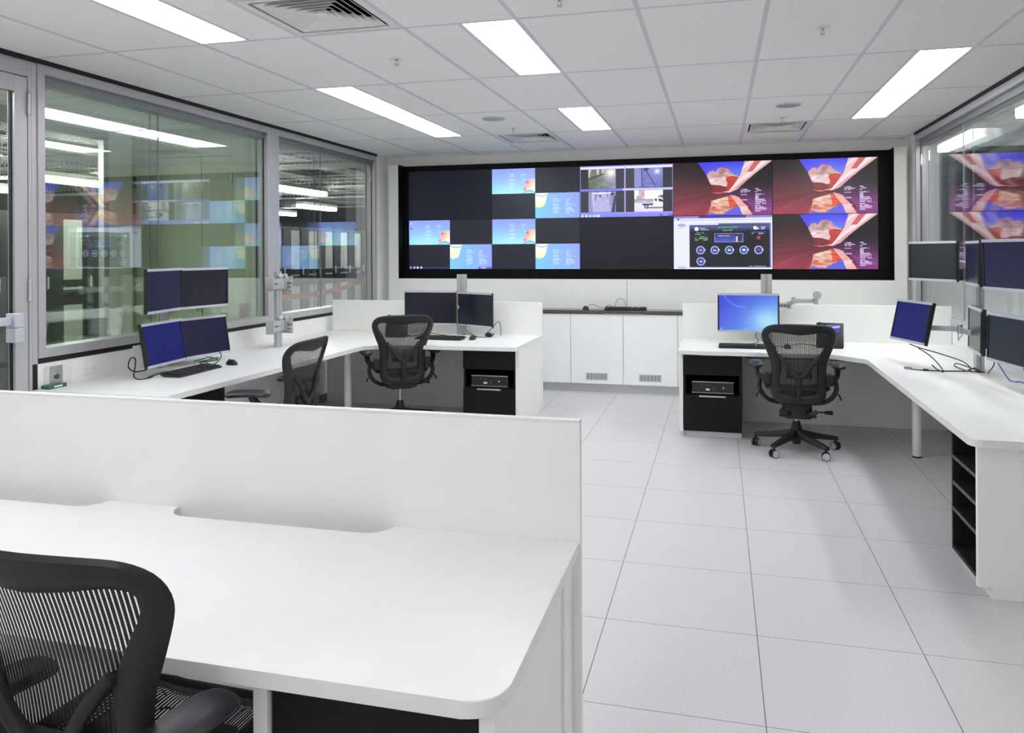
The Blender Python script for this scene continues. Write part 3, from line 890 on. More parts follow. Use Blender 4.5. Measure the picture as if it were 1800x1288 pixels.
def pic_desktop(w_, h_):
    U, V = np.meshgrid((np.arange(w_) + .5) / w_, (np.arange(h_) + .5) / h_)
    img = lerp((58, 74, 214), (110, 170, 244), np.clip(U * 0.7 + V * 0.5 - 0.1, 0, 1))
    gl = np.exp(-(((U - 0.82) / 0.28) ** 2 + ((V - 0.72) / 0.36) ** 2))
    img = img * (1 - 0.75 * gl[..., None]) + np.array((196, 246, 252)) * 0.75 * gl[..., None]
    r = np.abs(np.hypot(U - 0.42, (V + 0.22) * 0.65) - 0.36)
    img = img + (np.exp(-(r / 0.012) ** 2) * 40 * (U < 0.45))[..., None]
    textlines(img, U, V, 0.34, [(0.44, .3)], (130, 190, 250), 0.012, 110, 0.5)
    put(img, (np.abs(U - 0.04) < 0.012) & (np.abs(V - 0.955) < 0.015), (190, 230, 250))
    textlines(img, U, V, 0.42, [(0.955, .1)], (220, 240, 255), 0.014, 111, 0.7)
    return np.clip(img, 0, 255)
def pic_phone(w_, h_):
    U, V = np.meshgrid((np.arange(w_) + .5) / w_, (np.arange(h_) + .5) / h_)
    img = lerp((60, 60, 190), (40, 44, 150), V)
    put(img, V < 0.12, (40, 36, 150)); textlines(img, U, V, 0.1, [(0.06, .7)], (170, 160, 240), 0.06, 120)
    bnd = np.exp(-((V - 0.5 + 0.35 * U) / 0.13) ** 2)
    return np.clip(img + bnd[..., None] * np.array((150, 160, 90)), 0, 255)

PICS = {}
def picture_mesh(key, fn, w_, h_, sx, sz):
    """flat grid in the XZ plane facing -Y, centred, with the picture as a colour attribute"""
    if key in PICS: return PICS[key]
    img = np.clip(fn(w_, h_), 0, 255) / 255.0
    L = np.where(img <= 0.04045, img / 12.92, ((img + 0.055) / 1.055) ** 2.4)
    xs = np.linspace(-sx / 2, sx / 2, w_); zs = np.linspace(sz / 2, -sz / 2, h_)
    X, Z = np.meshgrid(xs, zs)
    co = np.zeros((w_ * h_, 3)); co[:, 0] = X.ravel(); co[:, 2] = Z.ravel()
    idx = np.arange(w_ * h_).reshape(h_, w_)
    q = np.stack([idx[:-1, :-1], idx[1:, :-1], idx[1:, 1:], idx[:-1, 1:]], -1).reshape(-1, 4)
    me = bpy.data.meshes.new(key)
    me.vertices.add(len(co)); me.vertices.foreach_set('co', co.ravel())
    me.loops.add(q.size); me.loops.foreach_set('vertex_index', q.ravel())
    me.polygons.add(len(q)); me.polygons.foreach_set('loop_start', np.arange(0, q.size, 4)); me.polygons.foreach_set('loop_total', np.full(len(q), 4))
    me.update(calc_edges=True)
    a = me.attributes.new('picture', 'FLOAT_COLOR', 'POINT')
    c4 = np.ones((w_ * h_, 4)); c4[:, :3] = L.reshape(-1, 3)
    a.data.foreach_set('color', c4.ravel())
    me.materials.append(M['screen'])
    PICS[key] = me
    return me

def picture(name, key, fn, w_, h_, sx, sz, parent, loc):
    o = bpy.data.objects.new(name, picture_mesh(key, fn, w_, h_, sx, sz))
    col.objects.link(o); o.parent = parent; o.location = loc
    return o

def text_part(name, s, size, parent, loc, m, rot=(PI / 2, 0, 0)):
    cu = bpy.data.curves.new('t', 'FONT'); cu.body = s; cu.size = size; cu.align_x = 'CENTER'; cu.align_y = 'CENTER'; cu.extrude = 0.0003
    to = bpy.data.objects.new('t', cu); col.objects.link(to)
    dg = bpy.context.evaluated_depsgraph_get()
    me = bpy.data.meshes.new_from_object(to.evaluated_get(dg))
    bpy.data.objects.remove(to); bpy.data.curves.remove(cu)
    me.materials.clear(); me.materials.append(m)
    o = bpy.data.objects.new(name, me); col.objects.link(o); o.parent = parent; o.location = loc; o.rotation_euler = rot
    return o

# ------------------------------------------------------------------ display wall
tag(MB().box(SX0 + 0.007, SX1 - 0.007, YB - 0.03, YB - 0.002, 1.213, 2.556).obj('display_backing', 'fascia'),
    'wide black backing panel framing the ten wall displays', 'panel')
VX0, VW, VZ0, VH = -3.155, 1.0434, 1.319, 0.585
SCR = {
    (0, 1): ('blank', 'blank black wall display at the upper left corner of the display wall'),
    (1, 1): ('tiles', 'wall display with two blue desktop quarters, upper one of the second column'),
    (2, 1): ('cctv', 'wall display showing four security camera views with a white truck'),
    (3, 1): ('canyon', 'wall display with a red canyon picture directly above the dashboard screen'),
    (4, 1): ('canyon', 'wall display with a red canyon picture at the upper right corner'),
    (0, 0): ('icons', 'wall display with two blue desktop quarters and a taskbar, at the lower left corner'),
    (1, 0): ('tiles', 'wall display with two blue desktop quarters, lower one of the second column'),
    (2, 0): ('blank', 'blank dark wall display directly below the security camera views'),
    (3, 0): ('dash', 'wall display with a black data centre dashboard of round icons on white'),
    (4, 0): ('canyon', 'wall display with a red canyon picture at the lower right corner'),
}
m_gt = mat('green_screen_text', (10, 10, 10), 0.5, emit=(84, 236, 130), estr=1.0)
m_yt = mat('lime_screen_text', (10, 10, 10), 0.5, emit=(150, 240, 90), estr=1.0)
for (c, r), (kind, lb) in SCR.items():
    x = VX0 + VW * (c + 0.5); z = VZ0 + VH * (r + 0.5)
    t = thing('wall_display', lb, 'display', (x, YB - 0.032, z), 0, 'wall displays')
    MB().box(-VW / 2 + 0.0008, VW / 2 - 0.0008, -0.014, 0.0, -VH / 2 + 0.0008, VH / 2 - 0.0008).obj('bezel', 'blackm', t)
    sx, sz = VW - 0.007, VH - 0.006
    if kind == 'blank':
        MB().box(-sx / 2, sx / 2, -0.0155, -0.0142, -sz / 2, sz / 2).obj('screen_panel', 'off', t)
    elif kind == 'tiles':
        picture('screen_picture', 'tiles', lambda a, b_: pic_tiles(a, b_), 320, 180, sx, sz, t, (0, -0.015, 0))
    elif kind == 'icons':
        picture('screen_picture', 'icons', lambda a, b_: pic_tiles(a, b_, True), 320, 180, sx, sz, t, (0, -0.015, 0))
    elif kind == 'cctv':
        picture('screen_picture', 'cctv', pic_cctv, 320, 180, sx, sz, t, (0, -0.015, 0))
    elif kind == 'canyon':
        picture('screen_picture', 'canyon', pic_canyon, 320, 180, sx, sz, t, (0, -0.015, 0))
    elif kind == 'dash':
        picture('screen_picture', 'dash', pic_dash, 360, 203, sx, sz, t, (0, -0.015, 0))
        text_part('heading_text', 'ADC DATA CENTRE', 0.0225, t, (sx * (0.555 - 0.5), -0.0156, sz * (0.5 - 0.222)), m_gt)
        text_part('zone_text', 'Zone NW', 0.025, t, (sx * (0.555 - 0.5), -0.0156, sz * (0.5 - 0.272)), m_yt)

# ------------------------------------------------------------------ cupboards below the display wall
def cupboard(x0, x1, label, vent=True):
    t = thing('cupboard', label, 'cupboard', ((x0 + x1) / 2, 5.66, 0), 0, 'low cupboards below the display wall')
    hw = (x1 - x0) / 2
    MB().box(-hw + 0.001, hw - 0.001, 0, 0.228, 0.095, 0.85).obj('carcass', 'cupboard', t)
    dr = MB().box(-hw + 0.0018, hw - 0.0018, -0.02, -0.001, 0.097, 0.846, 0.001).obj('door', 'cupboard', t)
    MB().box(-hw, hw, 0.03, 0.2, 0.0, 0.094).obj('kickboard', 'kick', t)
    if vent:
        f = MB(); f.box(-0.118, 0.118, -0.024, -0.0205, 0.138, 0.214, 0.001); v_ = f.obj('vent_grille', 'silver', dr)
        f = MB()
        for a in range(6):
            for q in range(4):
                f.box(-0.105 + a * 0.0362, -0.105 + a * 0.0362 + 0.026, -0.0262, -0.0242, 0.150 + q * 0.0145, 0.159 + q * 0.0145)
        f.obj('vent_slots', 'alud', dr)
    return t
cupboard(-1.672, -1.105, 'plain white cupboard below the display wall, leftmost, half behind the desk screen', False)
cupboard(-1.104, -0.537, 'white cupboard with a vent grille, left of the middle cupboard joint')
cupboard(-0.536, 0.035, 'white cupboard with a vent grille, right of the middle cupboard joint')
cupboard(0.036, 0.60, 'white cupboard sliver just left of the right desk screen', False)
tag(MB().box(-1.70, 0.62, 5.62, 5.889, 0.855, 0.888, 0.002).obj('cupboard_counter', 'counter'), 'dark grey counter top running over the white cupboards', 'counter')
for x, lb in ((-0.73, 0), (-0.325, 0)):
    pass
t = thing('pull_shelf', 'slim white pull rail under the dark counter edge, over the middle cupboard joint', 'rail', (-0.528, 5.634, 0.8495))
MB().box(-0.203, 0.203, -0.004, 0.003, -0.008, 0.005, 0.001).obj('rail', 'silver', t)

# ------------------------------------------------------------------ desks
def pedestal(name, label, x0, x1, yf, yb, pc=True, z1=0.684, bottom=0.05, group='black drawer pedestals'):
    """black drawer unit: drawer above an open computer bay above a deep drawer; front at yf facing -Y"""
    t = thing(name, label, 'pedestal', ((x0 + x1) / 2, yf, 0), 0, group)
    hw = (x1 - x0) / 2
    dpt = yb - yf
    f = MB()
    f.box(-hw, -hw + 0.018, 0.02, dpt, bottom, z1); f.box(hw - 0.018, hw, 0.02, dpt, bottom, z1)
    f.box(-hw + 0.018, hw - 0.018, dpt - 0.018, dpt, bottom, z1)
    f.box(-hw + 0.018, hw - 0.018, 0.02, dpt - 0.018, bottom, bottom + 0.018)
    f.box(-hw + 0.018, hw - 0.018, 0.02, dpt - 0.018, 0.333, 0.351)
    f.box(-hw + 0.018, hw - 0.018, 0.02, dpt - 0.018, 0.505, 0.523)
    f.box(-hw + 0.018, hw - 0.018, 0.02, dpt - 0.018, z1 - 0.018, z1)
    f.obj('carcass', 'black', t)
    for za, zb in ((0.510, z1 - 0.002), (bottom, 0.343)):
        d_ = MB().box(-hw + 0.001, hw - 0.001, 0.0, 0.019, za, zb, 0.001).obj('drawer', 'black', t)
        MB().box(-0.105, 0.105, -0.012, -0.0005, zb - 0.012, zb + 0.001, 0.001).obj('pull_strip', 'steel', d_)
    MB().box(-hw + 0.02, hw - 0.002, 0.045, dpt - 0.03, 0.0, bottom - 0.001).obj('plinth', 'panel', t)
    return t

def tower(label, x, y, z):
    """small form factor desktop computer lying flat, front facing -Y"""
    t = thing('desktop_computer', label, 'computer', (x, y, z), 0, 'desktop computers in the pedestals')
    MB().box(-0.165, 0.165, 0.005, 0.34, 0.004, 0.102, 0.003).obj('case', 'blackp', t)
    f = MB(); f.box(-0.166, 0.166, -0.006, 0.004, 0.004, 0.102, 0.002); f.obj('front_panel', 'blackp', t)
    f = MB(); f.box(-0.166, 0.166, -0.010, -0.0065, 0.092, 0.098, 0.0005); f.box(-0.166, 0.166, -0.010, -0.0065, 0.005, 0.010, 0.0005); f.obj('trim_strip', 'steel', t)
    MB().box(-0.055, -0.022, -0.009, -0.0065, 0.026, 0.042).obj('badge', 'whitep', t)
    f = MB(); f.cyl((0.085, -0.0065, 0.05), (0.085, -0.010, 0.05), 0.008, n=16); f.obj('power_button', 'steel', t)
    f = MB()
    for dx, dz in ((0.0, 0.03), (0.012, 0.03), (0.0, 0.045), (0.012, 0.045), (0.006, 0.018)):
        f.box(dx, dx + 0.006, -0.0085, -0.0065, dz, dz + 0.005)
    for dx in (-0.09, -0.04):
        f.box(dx, dx + 0.008, -0.0085, -0.0065, 0.066, 0.070)
    f.obj('ports', 'alud', t)
    f = MB()
    for sx in (-0.14, 0.14):
        for sy in (0.04, 0.3): f.cyl((sx, sy, 0), (sx, sy, 0.004), 0.01, n=10)
    f.obj('feet', 'rubber', t)
    return t

def post(label, x, y):
    t = thing('desk_post', label, 'desk leg', (x, y, 0), 0, 'round white desk legs')
    MB().cyl((0, 0, 0.012), (0, 0, DZ - 0.034), 0.031, n=28).obj('tube', 'desk', t, 40)
    MB().cyl((0, 0, 0), (0, 0, 0.0115), 0.032, n=28).obj('foot', 'rubber', t, 40)
    return t

TH = 0.033
# --- right desk
poly = [(0.135, 3.742), (1.30, 3.715), (1.505, 3.50), (1.487, 1.035), (XR - 0.004, 1.035), (XR - 0.004, 4.585), (0.135, 4.585)]
poly = arc_poly(poly, {1: 0.08, 2: 0.10, 3: 0.05}, 0.05)
t = thing('corner_desk', 'white L-shaped desk along the right glazing', 'desk', (0, 0, 0), 0)
MB().prism(poly, DZ - TH, DZ, 0.002).obj('desktop', 'desk', t)
f = MB()
f.box(0.138, 0.170, 3.87, 4.585, 0.045, DZ - TH - 0.001, 0.001)                      # end panel, left
f.obj('end_panel', 'panel', t)
f = MB(); f.box(0.66, XR - 0.006, 4.565, 4.585, 0.0, DZ - TH - 0.001); f.obj('modesty_panel', 'panel', t)
f = MB(); f.box(1.548, XR - 0.006, 1.165, 1.190, 0.05, DZ - TH - 0.001, 0.001); f.obj('end_panel', 'panel', t)
f = MB(); f.box(1.605, XR - 0.006, 1.172, 1.60, 0.0, 0.048); f.obj('plinth', 'panel', t)
tag(MB().box(0.137, XR - 0.004, 4.587, 4.615, 0.0, 1.042, 0.0015).obj('desk_screen', 'panel'), 'white upright screen panel behind the right desk', 'desk screen', 'white desk screens')
pedestal('drawer_pedestal', 'black pedestal with a computer under the left end of the right desk', 0.173, 0.634, 3.86, 4.40)
tower('black desktop computer in the pedestal of the right desk', 0.405, 3.905, 0.352)
post('round white leg under the right desk, left of the open black shelf unit', 1.86, 3.60)
# open black shelf unit facing left under the near end of the right desk
t = thing('open_shelf_unit', 'open black shelf unit with four bays under the near end of the right desk', 'shelf unit', (1.57, 1.40, 0))
f = MB()
f.box(0, 0.36, -0.208, -0.192, 0.05, 0.685); f.box(0, 0.36, 0.214, 0.232, 0.05, 0.685)
f.box(0.345, 0.36, -0.192, 0.214, 0.05, 0.685); f.box(0.0, 0.345, -0.192, 0.214, 0.05, 0.068); f.box(0.0, 0.345, -0.192, 0.214, 0.668, 0.685)
f.obj('carcass', 'blackm', t)
mg = mat('grey_shelf_edge', (84, 80, 88), 0.5)
for z in (0.243, 0.372, 0.497):
    s_ = MB().box(0.004, 0.344, -0.1915, 0.2135, z, z + 0.016).obj('shelf', 'blackm', t)
    MB().box(-0.001, 0.0035, -0.1915, 0.2135, z, z + 0.016).obj('edge_band', mg, s_)
f = MB()
for z in (0.15, 0.31, 0.43, 0.56, 0.62):
    for y in (0.12, -0.12):
        f.box(0.339, 0.3448, y, y + 0.008, z, z + 0.008)
f.obj('shelf_pins', 'alud', t)

# --- left desk
poly = [(-1.185, 3.635), (-1.185, 4.585), (XL + 0.004, 4.585), (XL + 0.004, 1.10), (-2.545, 1.10), (-2.495, 3.45), (-2.34, 3.60)]
poly = arc_poly(poly, {0: 0.02, 5: 0.10, 6: 0.10, 4: 0.04}, 0.05)
t = thing('corner_desk', 'white L-shaped desk along the left glazing', 'desk', (0, 0, 0), 0)
MB().prism(poly, DZ - TH, DZ, 0.002).obj('desktop', 'desk', t)
MB().box(-1.225, -1.195, 3.76, 4.585, 0.045, DZ - TH - 0.001, 0.001).obj('end_panel', 'panel', t)
MB().box(XL + 0.02, -1.73, 4.565, 4.585, 0.0, DZ - TH - 0.001).obj('modesty_panel', 'panel', t)
MB().box(-1.222, -1.200, 3.80, 4.58, 0.0, 0.044).obj('plinth', 'panel', t)
MB().box(XL + 0.02, -2.60, 1.16, 1.185, 0.0, DZ - TH - 0.001, 0.001).obj('end_panel', 'panel', t)
MB().box(XL + 0.02, -3.02, 1.78, 1.80, 0.0, DZ - TH - 0.001, 0.001).obj('back_panel', 'panel', t)
tag(MB().box(XL + 0.075, -1.18, 4.587, 4.615, 0.0, 1.038, 0.0015).obj('desk_screen', 'panel'), 'white upright screen panel behind the left desk', 'desk screen', 'white desk screens')
pedestal('drawer_pedestal', 'black pedestal with a computer under the right end of the left desk', -1.70, -1.228, 3.77, 4.30)
tower('black desktop computer in the pedestal of the left desk', -1.47, 3.815, 0.352)
post('round white leg under the left desk, between the two chairs', -2.72, 3.62)
# black unit under the near end of the left wing (front facing +X)
t = thing('drawer_pedestal', 'black pedestal under the near end of the left desk, half hidden by the front screen', 'pedestal', (-2.62, 1.48, 0), PI / 2, 'black drawer pedestals')
MB().box(-0.26, 0.26, 0.02, 0.5, 0.05, 0.684).obj('carcass', 'black', t)
for za, zb in ((0.510, 0.680), (0.05, 0.505)):
    d_ = MB().box(-0.26, 0.26, 0.0, 0.019, za, zb, 0.001).obj('drawer', 'black', t)
    MB().box(-0.08, 0.08, -0.012, -0.0005, zb - 0.014, zb - 0.002, 0.001).obj('pull_strip', 'steel', d_)

# --- front desk with cable cutouts along its screen
def notch(x0, x1, y, dp, r):
    """slot-ended cutout in the back edge, walking toward -X"""
    q = [PI / 2 * k / 8 for k in range(9)]
    return [(x1 - r + r * math.cos(a), y - dp * math.sin(a)) for a in q] + [(x0 + r - r * math.cos(a), y - dp * math.sin(a)) for a in q[::-1]]
YS = -0.480
poly = [(-2.75, -1.267), (0.085, -1.267), (0.085, YS)] + notch(-1.198, -0.462, YS, 0.075, 0.062) + notch(-2.20, -1.462, YS, 0.075, 0.062) + [(-2.75, YS)]
poly = arc_poly(poly, {1: 0.075}, 0.07)
t = thing('front_desk', 'white desk in the foreground with cable cutouts along its screen', 'desk', (0, 0, 0), 0)
MB().prism(poly, DZ - TH, DZ, 0.0025).obj('desktop', 'desk', t)
MB().box(0.028, 0.058, -1.215, -0.60, 0.0, DZ - TH - 0.001, 0.001).obj('end_panel', 'panel', t)
MB().box(-0.444, -0.412, -1.215, -0.60, 0.0, DZ - TH - 0.001, 0.001).obj('end_panel', 'panel', t)
MB().box(-2.70, -2.67, -1.215, -0.60, 0.0, DZ - TH - 0.001, 0.001).obj('end_panel', 'panel', t)
MB().box(-2.66, 0.045, -0.590, -0.572, 0.0, 0.60).obj('modesty_panel', 'panel', t)
MB().box(0.046, 0.066, -0.598, YS - 0.002, 0.0, DZ - TH - 0.001).obj('cable_cover', 'panel', t)
pedestal('drawer_pedestal', 'black pedestal under the right end of the foreground desk', -0.408, 0.024, -1.205, -0.62)
t = thing('desk_screen', 'long white upright screen of the foreground desk', 'desk screen', (0, 0, 0), 0, 'white desk screens')
MB().box(-2.75, 0.088, YS + 0.001, YS + 0.026, 0.0, 1.047, 0.001).obj('panel', 'panel', t)
MB().box(-2.75, 0.088, YS + 0.001, YS + 0.026, 1.0472, 1.055, 0.001).obj('top_edging', 'desk', t)
f = MB()
for x in (-1.67,):
    for z in (0.80, 0.93):
        f.cyl((x, YS + 0.0012, z), (x, YS - 0.0006, z), 0.004, n=10)
f.obj('screw_caps', 'whitep', t)

# ------------------------------------------------------------------ task chairs
def resample(pts, n):
    c = bez([(p[0], 0, p[1]) for p in pts], 12)
    L = [0]
    for i in range(1, len(c)): L.append(L[-1] + (c[i] - c[i - 1]).length)
    out = []
    for k in range(n):
        s = L[-1] * k / (n - 1)
        j = max(1, next((i for i in range(len(L)) if L[i] >= s - 1e-9), len(L) - 1))
        tt = (s - L[j - 1]) / max(1e-9, L[j] - L[j - 1])
        p = c[j - 1].lerp(c[j], tt)
        out.append((p.x, p.z))
    return out
OUT = [(0, .365), (.12, .367), (.165, .385), (.19, .43), (.194, .52), (.193, .62), (.203, .69), (.232, .77), (.255, .835), (.262, .872), (.256, .905), (.236, .934), (.20, .953), (.15, .961), (.08, .965), (0, .966)]
INN = [(0, .430), (.085, .432), (.115, .446), (.127, .48), (.129, .55), (.126, .62), (.124, .68), (.143, .735), (.178, .80), (.207, .85), (.212, .878), (.198, .896), (.15, .899), (.08, .890), (0, .882)]
def back_y(x, z):
    tz = (z - 0.37) / 0.6
    return -0.195 - 0.115 * tz + 0.06 * math.sin(tz * PI) * 0.6 + 0.95 * x * x * (0.55 + 0.45 * tz)

def make_chair(name, label, lift, drop=0.0, ain=0.0, aback=0.0, adz=-0.03):
    t = thing(name, label, 'chair', (0, 0, 0), 0, 'black mesh task chairs')
    up = lambda p: (p[0], p[1], p[2] + lift)
    n = 64
    o_, i_ = resample(OUT, n), resample(INN, n)
    full_o = o_ + [(-x, z) for x, z in o_[-2:0:-1]]
    full_i = i_ + [(-x, z) for x, z in i_[-2:0:-1]]
    # frame: rounded band between outline and opening
    secs = []
    for (ox, oz), (ix, iz) in zip(full_o, full_i):
        ring = []
        for a, dy in ((0.0, 0.0), (0.12, -0.012), (0.5, -0.017), (0.88, -0.012), (1.0, 0.0), (0.85, 0.010), (0.5, 0.014), (0.15, 0.010)):
            x = ox + (ix - ox) * a; z = oz + (iz - oz) * a
            ring.append(up((x, back_y(x, z) + dy, z)))
        secs.append(ring)
    f = MB(); f.loft(secs + [secs[0]], caps=False)
    bmesh.ops.remove_doubles(f.b, verts=f.b.verts, dist=1e-5)
    f.obj('back_frame', 'chairp', t, 50)
    # suspension fabric across the opening
    rows = []
    zs = np.linspace(0.424, 0.90, 26)
    iz_ = [p[1] for p in i_]
    for z in zs:
        ws = [abs(x) for (x, zz), (x2, z2) in zip(i_, i_[1:]) for x, zz in [(max(x, x2), 0)] if min(z2, iz_[i_.index((x, zz))] if False else z2) - 0.03 <= z <= max(z2, z2) + 0.03]
        wmax = (max(ws) if ws else 0.1) + 0.012
        rows.append([up((wmax * (2 * k / 24 - 1), back_y(wmax * (2 * k / 24 - 1), z) + 0.001, z)) for k in range(25)])
    MB().grid(rows).obj('back_fabric', 'fabric', t, 60)
    # rear wishbone support and lumbar pad
    f = MB()
    yb_ = lambda x, z: back_y(x, z) - 0.032
    for s in (-1, 1):
        pts = bez([up((s * 0.140, back_y(0.14, 0.725) - 0.012, 0.728)), up((s * 0.10, yb_(.10, .675), 0.675)), up((s * 0.05, yb_(.05, .60), 0.602)), up((s * 0.012, yb_(.01, .57), 0.572)), up((0, yb_(0, .54), 0.54))], 6)
        f.tube(pts, [0.014 + 0.004 * (k / (len(pts) - 1)) for k in range(len(pts))], 8)
    f.tube(bez([up((0, yb_(0, .56), 0.565)), up((0, yb_(0, .50), 0.50)), up((0, yb_(0, .45) + 0.006, 0.445)), up((0, yb_(0, .43) + 0.02, 0.40))], 6), 0.019, 10)
    f.obj('back_support', 'chairp', t, 60)
    f = MB()
    rows = [[up((x, back_y(x, z) - 0.014, z)) for x in np.linspace(-0.09, 0.09, 9)] for z in (0.560, 0.575, 0.592, 0.606)]
    f.grid(rows)
    f.obj('lumbar_pad', 'seatc', t, 60, solid=0.014)
    # seat: ring frame and fabric
    sy0, sy1 = -0.20, 0.27
    so = arc_poly([(-0.225, sy0), (0.225, sy0), (0.232, sy1), (-0.232, sy1)], {0: 0.09, 1: 0.09, 2: 0.11, 3: 0.11}, 0.1, 7)
    def sz(x, y): return 0.462 + 0.02 * (abs(x) / 0.25) ** 2 - 0.05 * max(0, (y - 0.14) / 0.13) ** 2 + 0.010 * max(0, -(y + 0.1) / 0.1)
    f = MB()
    secs = []
    for x, y in so:
        k = 0.86
        ring = []
        for a, dz in ((0, -0.012), (0.02, 0.006), (0.5, 0.012), (1, 0.004), (0.9, -0.014), (0.4, -0.022)):
            xx = x * (1 - a * (1 - k)); yy = (y - 0.03) * (1 - a * (1 - k)) + 0.03
            ring.append(up((xx, yy, sz(x, y) + dz)))
        secs.append(ring)
    f.loft(secs + [secs[0]], caps=False)
    bmesh.ops.remove_doubles(f.b, verts=f.b.verts, dist=1e-5)
    f.obj('seat_frame', 'chairp', t, 50)
    f = MB()
    rows = []
    for r in np.linspace(0, 1, 10):
        rows.append([up((x * 0.9 * r, (y - 0.03) * 0.9 * r + 0.03, sz(x * r, (y - 0.03) * r + 0.03) - 0.018 * (1 - r))) for x, y in so + [so[0]]])
    f.grid(rows)
    bmesh.ops.remove_doubles(f.b, verts=f.b.verts, dist=1e-5)
    f.obj('seat_fabric', 'fabric2', t, 60)
    # arms
    seat_up = up
    wx = lambda p: min(1, max(0, (abs(p[0]) - 0.19) / 0.06))
    up = lambda p: (p[0] - math.copysign(ain * wx(p), p[0]), p[1] - aback * wx(p), p[2] + adz)
    for s in (-1, 1):
        f = MB()
        f.tube(bez([up((s * 0.197, -0.16, 0.60)), up((s * 0.235, -0.13, 0.60)), up((s * 0.272, -0.08, 0.605)), up((s * 0.285, -0.05, 0.64)), up((s * 0.288, -0.02, 0.672))], 6), [0.026] * 6 + [0.022] * 18 + [0.018], 10)
        f.box(min(s * 0.19, s * 0.24), max(s * 0.19, s * 0.24), -0.19, -0.125, 0.525, 0.615, 0.008)
        f.tube(bez([up((s * 0.265, -0.09, 0.59)), up((s * 0.272, -0.10, 0.52)), up((s * 0.24, -0.11, 0.46)), up((s * 0.19, -0.10, 0.425)), up((s * 0.12, -0.06, 0.405))], 6), 0.017, 10)
        a_ = f.obj('arm', 'chairp', t, 50)
        f = MB()
        secs = []
        for k in range(15):
            u = k / 14
            y = -0.155 + 0.30 * u
            wv = 0.047 * (max(0.0, 1 - (2 * u - 1) ** 6)) ** 0.5 + 0.006
            zt = 0.700 + 0.010 * math.sin(u * PI) - 0.012 * u
            hh = 0.020 * (max(0.0, 1 - (2 * u - 1) ** 6)) ** 0.5 + 0.004
            xc = s * 0.293
            secs.append([up((xc + wv * math.cos(q * PI / 6), y, zt - 0.012 + hh * math.sin(q * PI / 6))) for q in range(12)])
        f.loft(secs)
        f.obj('arm_pad', 'chairpad', a_, 50)
        f = MB(); f.tube(bez([up((s * 0.27, -0.12, 0.50)), up((s * 0.292, -0.135, 0.475)), up((s * 0.298, -0.14, 0.45))], 4), 0.007, 8)
        f.obj('arm_lever', 'blackp', a_, 50)
    # tilt mechanism
    up = lambda p: (p[0], p[1], p[2] + lift - drop)
    f = MB()
    f.box(-0.14, 0.14, -0.17, 0.13, 0.375 + lift, 0.412 + lift, 0.012)
    f.box(-0.10, 0.10, -0.15, 0.09, 0.315 + lift - drop, 0.376 + lift, 0.02)
    f.cyl(up((-0.13, -0.11, 0.345)), up((0.13, -0.11, 0.345)), 0.022, n=14)
    for s in (-1, 1):
        f.box(min(s * .11, s * .16), max(s * .11, s * .16), -0.10, 0.10, 0.40 + lift, 0.455 + lift, 0.008)
        f.tube(bez([up((s * .06, -0.14, 0.36)), up((s * .09, -0.185, 0.365)), up((s * .13, -0.19, 0.39))], 4), 0.016, 8)
    f.obj('tilt_mechanism', 'blackp', t, 50)
    f = MB(); f.cyl(up((0.13, -0.03, 0.352)), up((0.205, -0.03, 0.352)), 0.006, n=10); f.cyl(up((0.20, -0.03, 0.352)), up((0.255, -0.03, 0.350)), 0.013, 0.016, n=14)
    f.obj('tilt_lever', 'blackp', t, 50)
    # gas lift and base
    MB().cyl((0, 0, 0.20), (0, 0, 0.318 + lift - drop), 0.014, n=18).obj('gas_lift', 'steel', t, 40)
    f = MB()
    f.cyl((0, 0, 0.09), (0, 0, 0.16), 0.045, 0.042, 20); f.cyl((0, 0, 0.16), (0, 0, 0.225), 0.042, 0.026, 20); f.cyl((0, 0, 0.055), (0, 0, 0.09), 0.028, 0.04, 20)
    for k in range(5):
        a = math.radians(18 + 72 * k)
        R_ = Matrix.Rotation(a, 4, 'Z')
        secs = []
        for u in np.linspace(0, 1, 9):
            r = 0.03 + 0.29 * u
            wv = 0.030 - 0.010 * u
            zt = 0.165 - 0.065 * u ** 0.8
            ht = 0.055 - 0.028 * u
            secs.append([R_ @ Vector((r, wv * sx_, zt + hz * ht)) for sx_, hz in ((-0.7, 0), (0.7, 0), (1, -0.35), (1, -0.8), (0.6, -1), (-0.6, -1), (-1, -0.8), (-1, -0.35))])
        f.loft(secs)
    f.obj('base', 'chairp', t, 40)
    for k in range(5):
        a = math.radians(18 + 72 * k)
        cx_, cy_ = 0.305 * math.cos(a), 0.305 * math.sin(a)
        ta = a + (k * 1.3 + 0.4)
        ax = Vector((math.cos(ta), math.sin(ta), 0))
        f = MB(); f.cyl((cx_, cy_, 0.06), (cx_, cy_, 0.085), 0.008, n=10)
        p = Vector((cx_, cy_, 0.030))
        f.cyl(p - ax * 0.010, p + ax * 0.010, 0.020, n=14); f.box(-0.012, 0.012, -0.022, 0.022, 0.046, 0.064, 0.004, Matrix.Translation((cx_, cy_, 0)))
        c_ = f.obj('caster', 'blackp', t, 40)
        for s in (-1, 1):
            f = MB(); f.cyl(p + ax * s * 0.011, p + ax * s * 0.025, 0.030, n=20)
            f.obj('wheel', 'blackp', c_, 40)
            f = MB(); f.cyl(p + ax * s * 0.0252, p + ax * s * 0.0262, 0.026, 0.020, n=20)
            f.obj('wheel_rim', 'silver', c_, 40)
    return t
ch = make_chair('task_chair', 'black mesh task chair pushed up to the right desk', 0.022, 0.07)
ch.location = (1.025, 3.60, 0); ch.rotation_euler = (0, 0, 0.0)
ch2 = make_chair('task_chair', 'black mesh task chair at the left desk, in front of the two dark monitors', 0.03)
ch2.location = (-2.26, 3.70, 0); ch2.rotation_euler = (0, 0, math.radians(31))
chm = make_chair('task_chair', 'black mesh task chair turned to the left glazing, half hidden by the front screen', 0.03, adz=0.0)
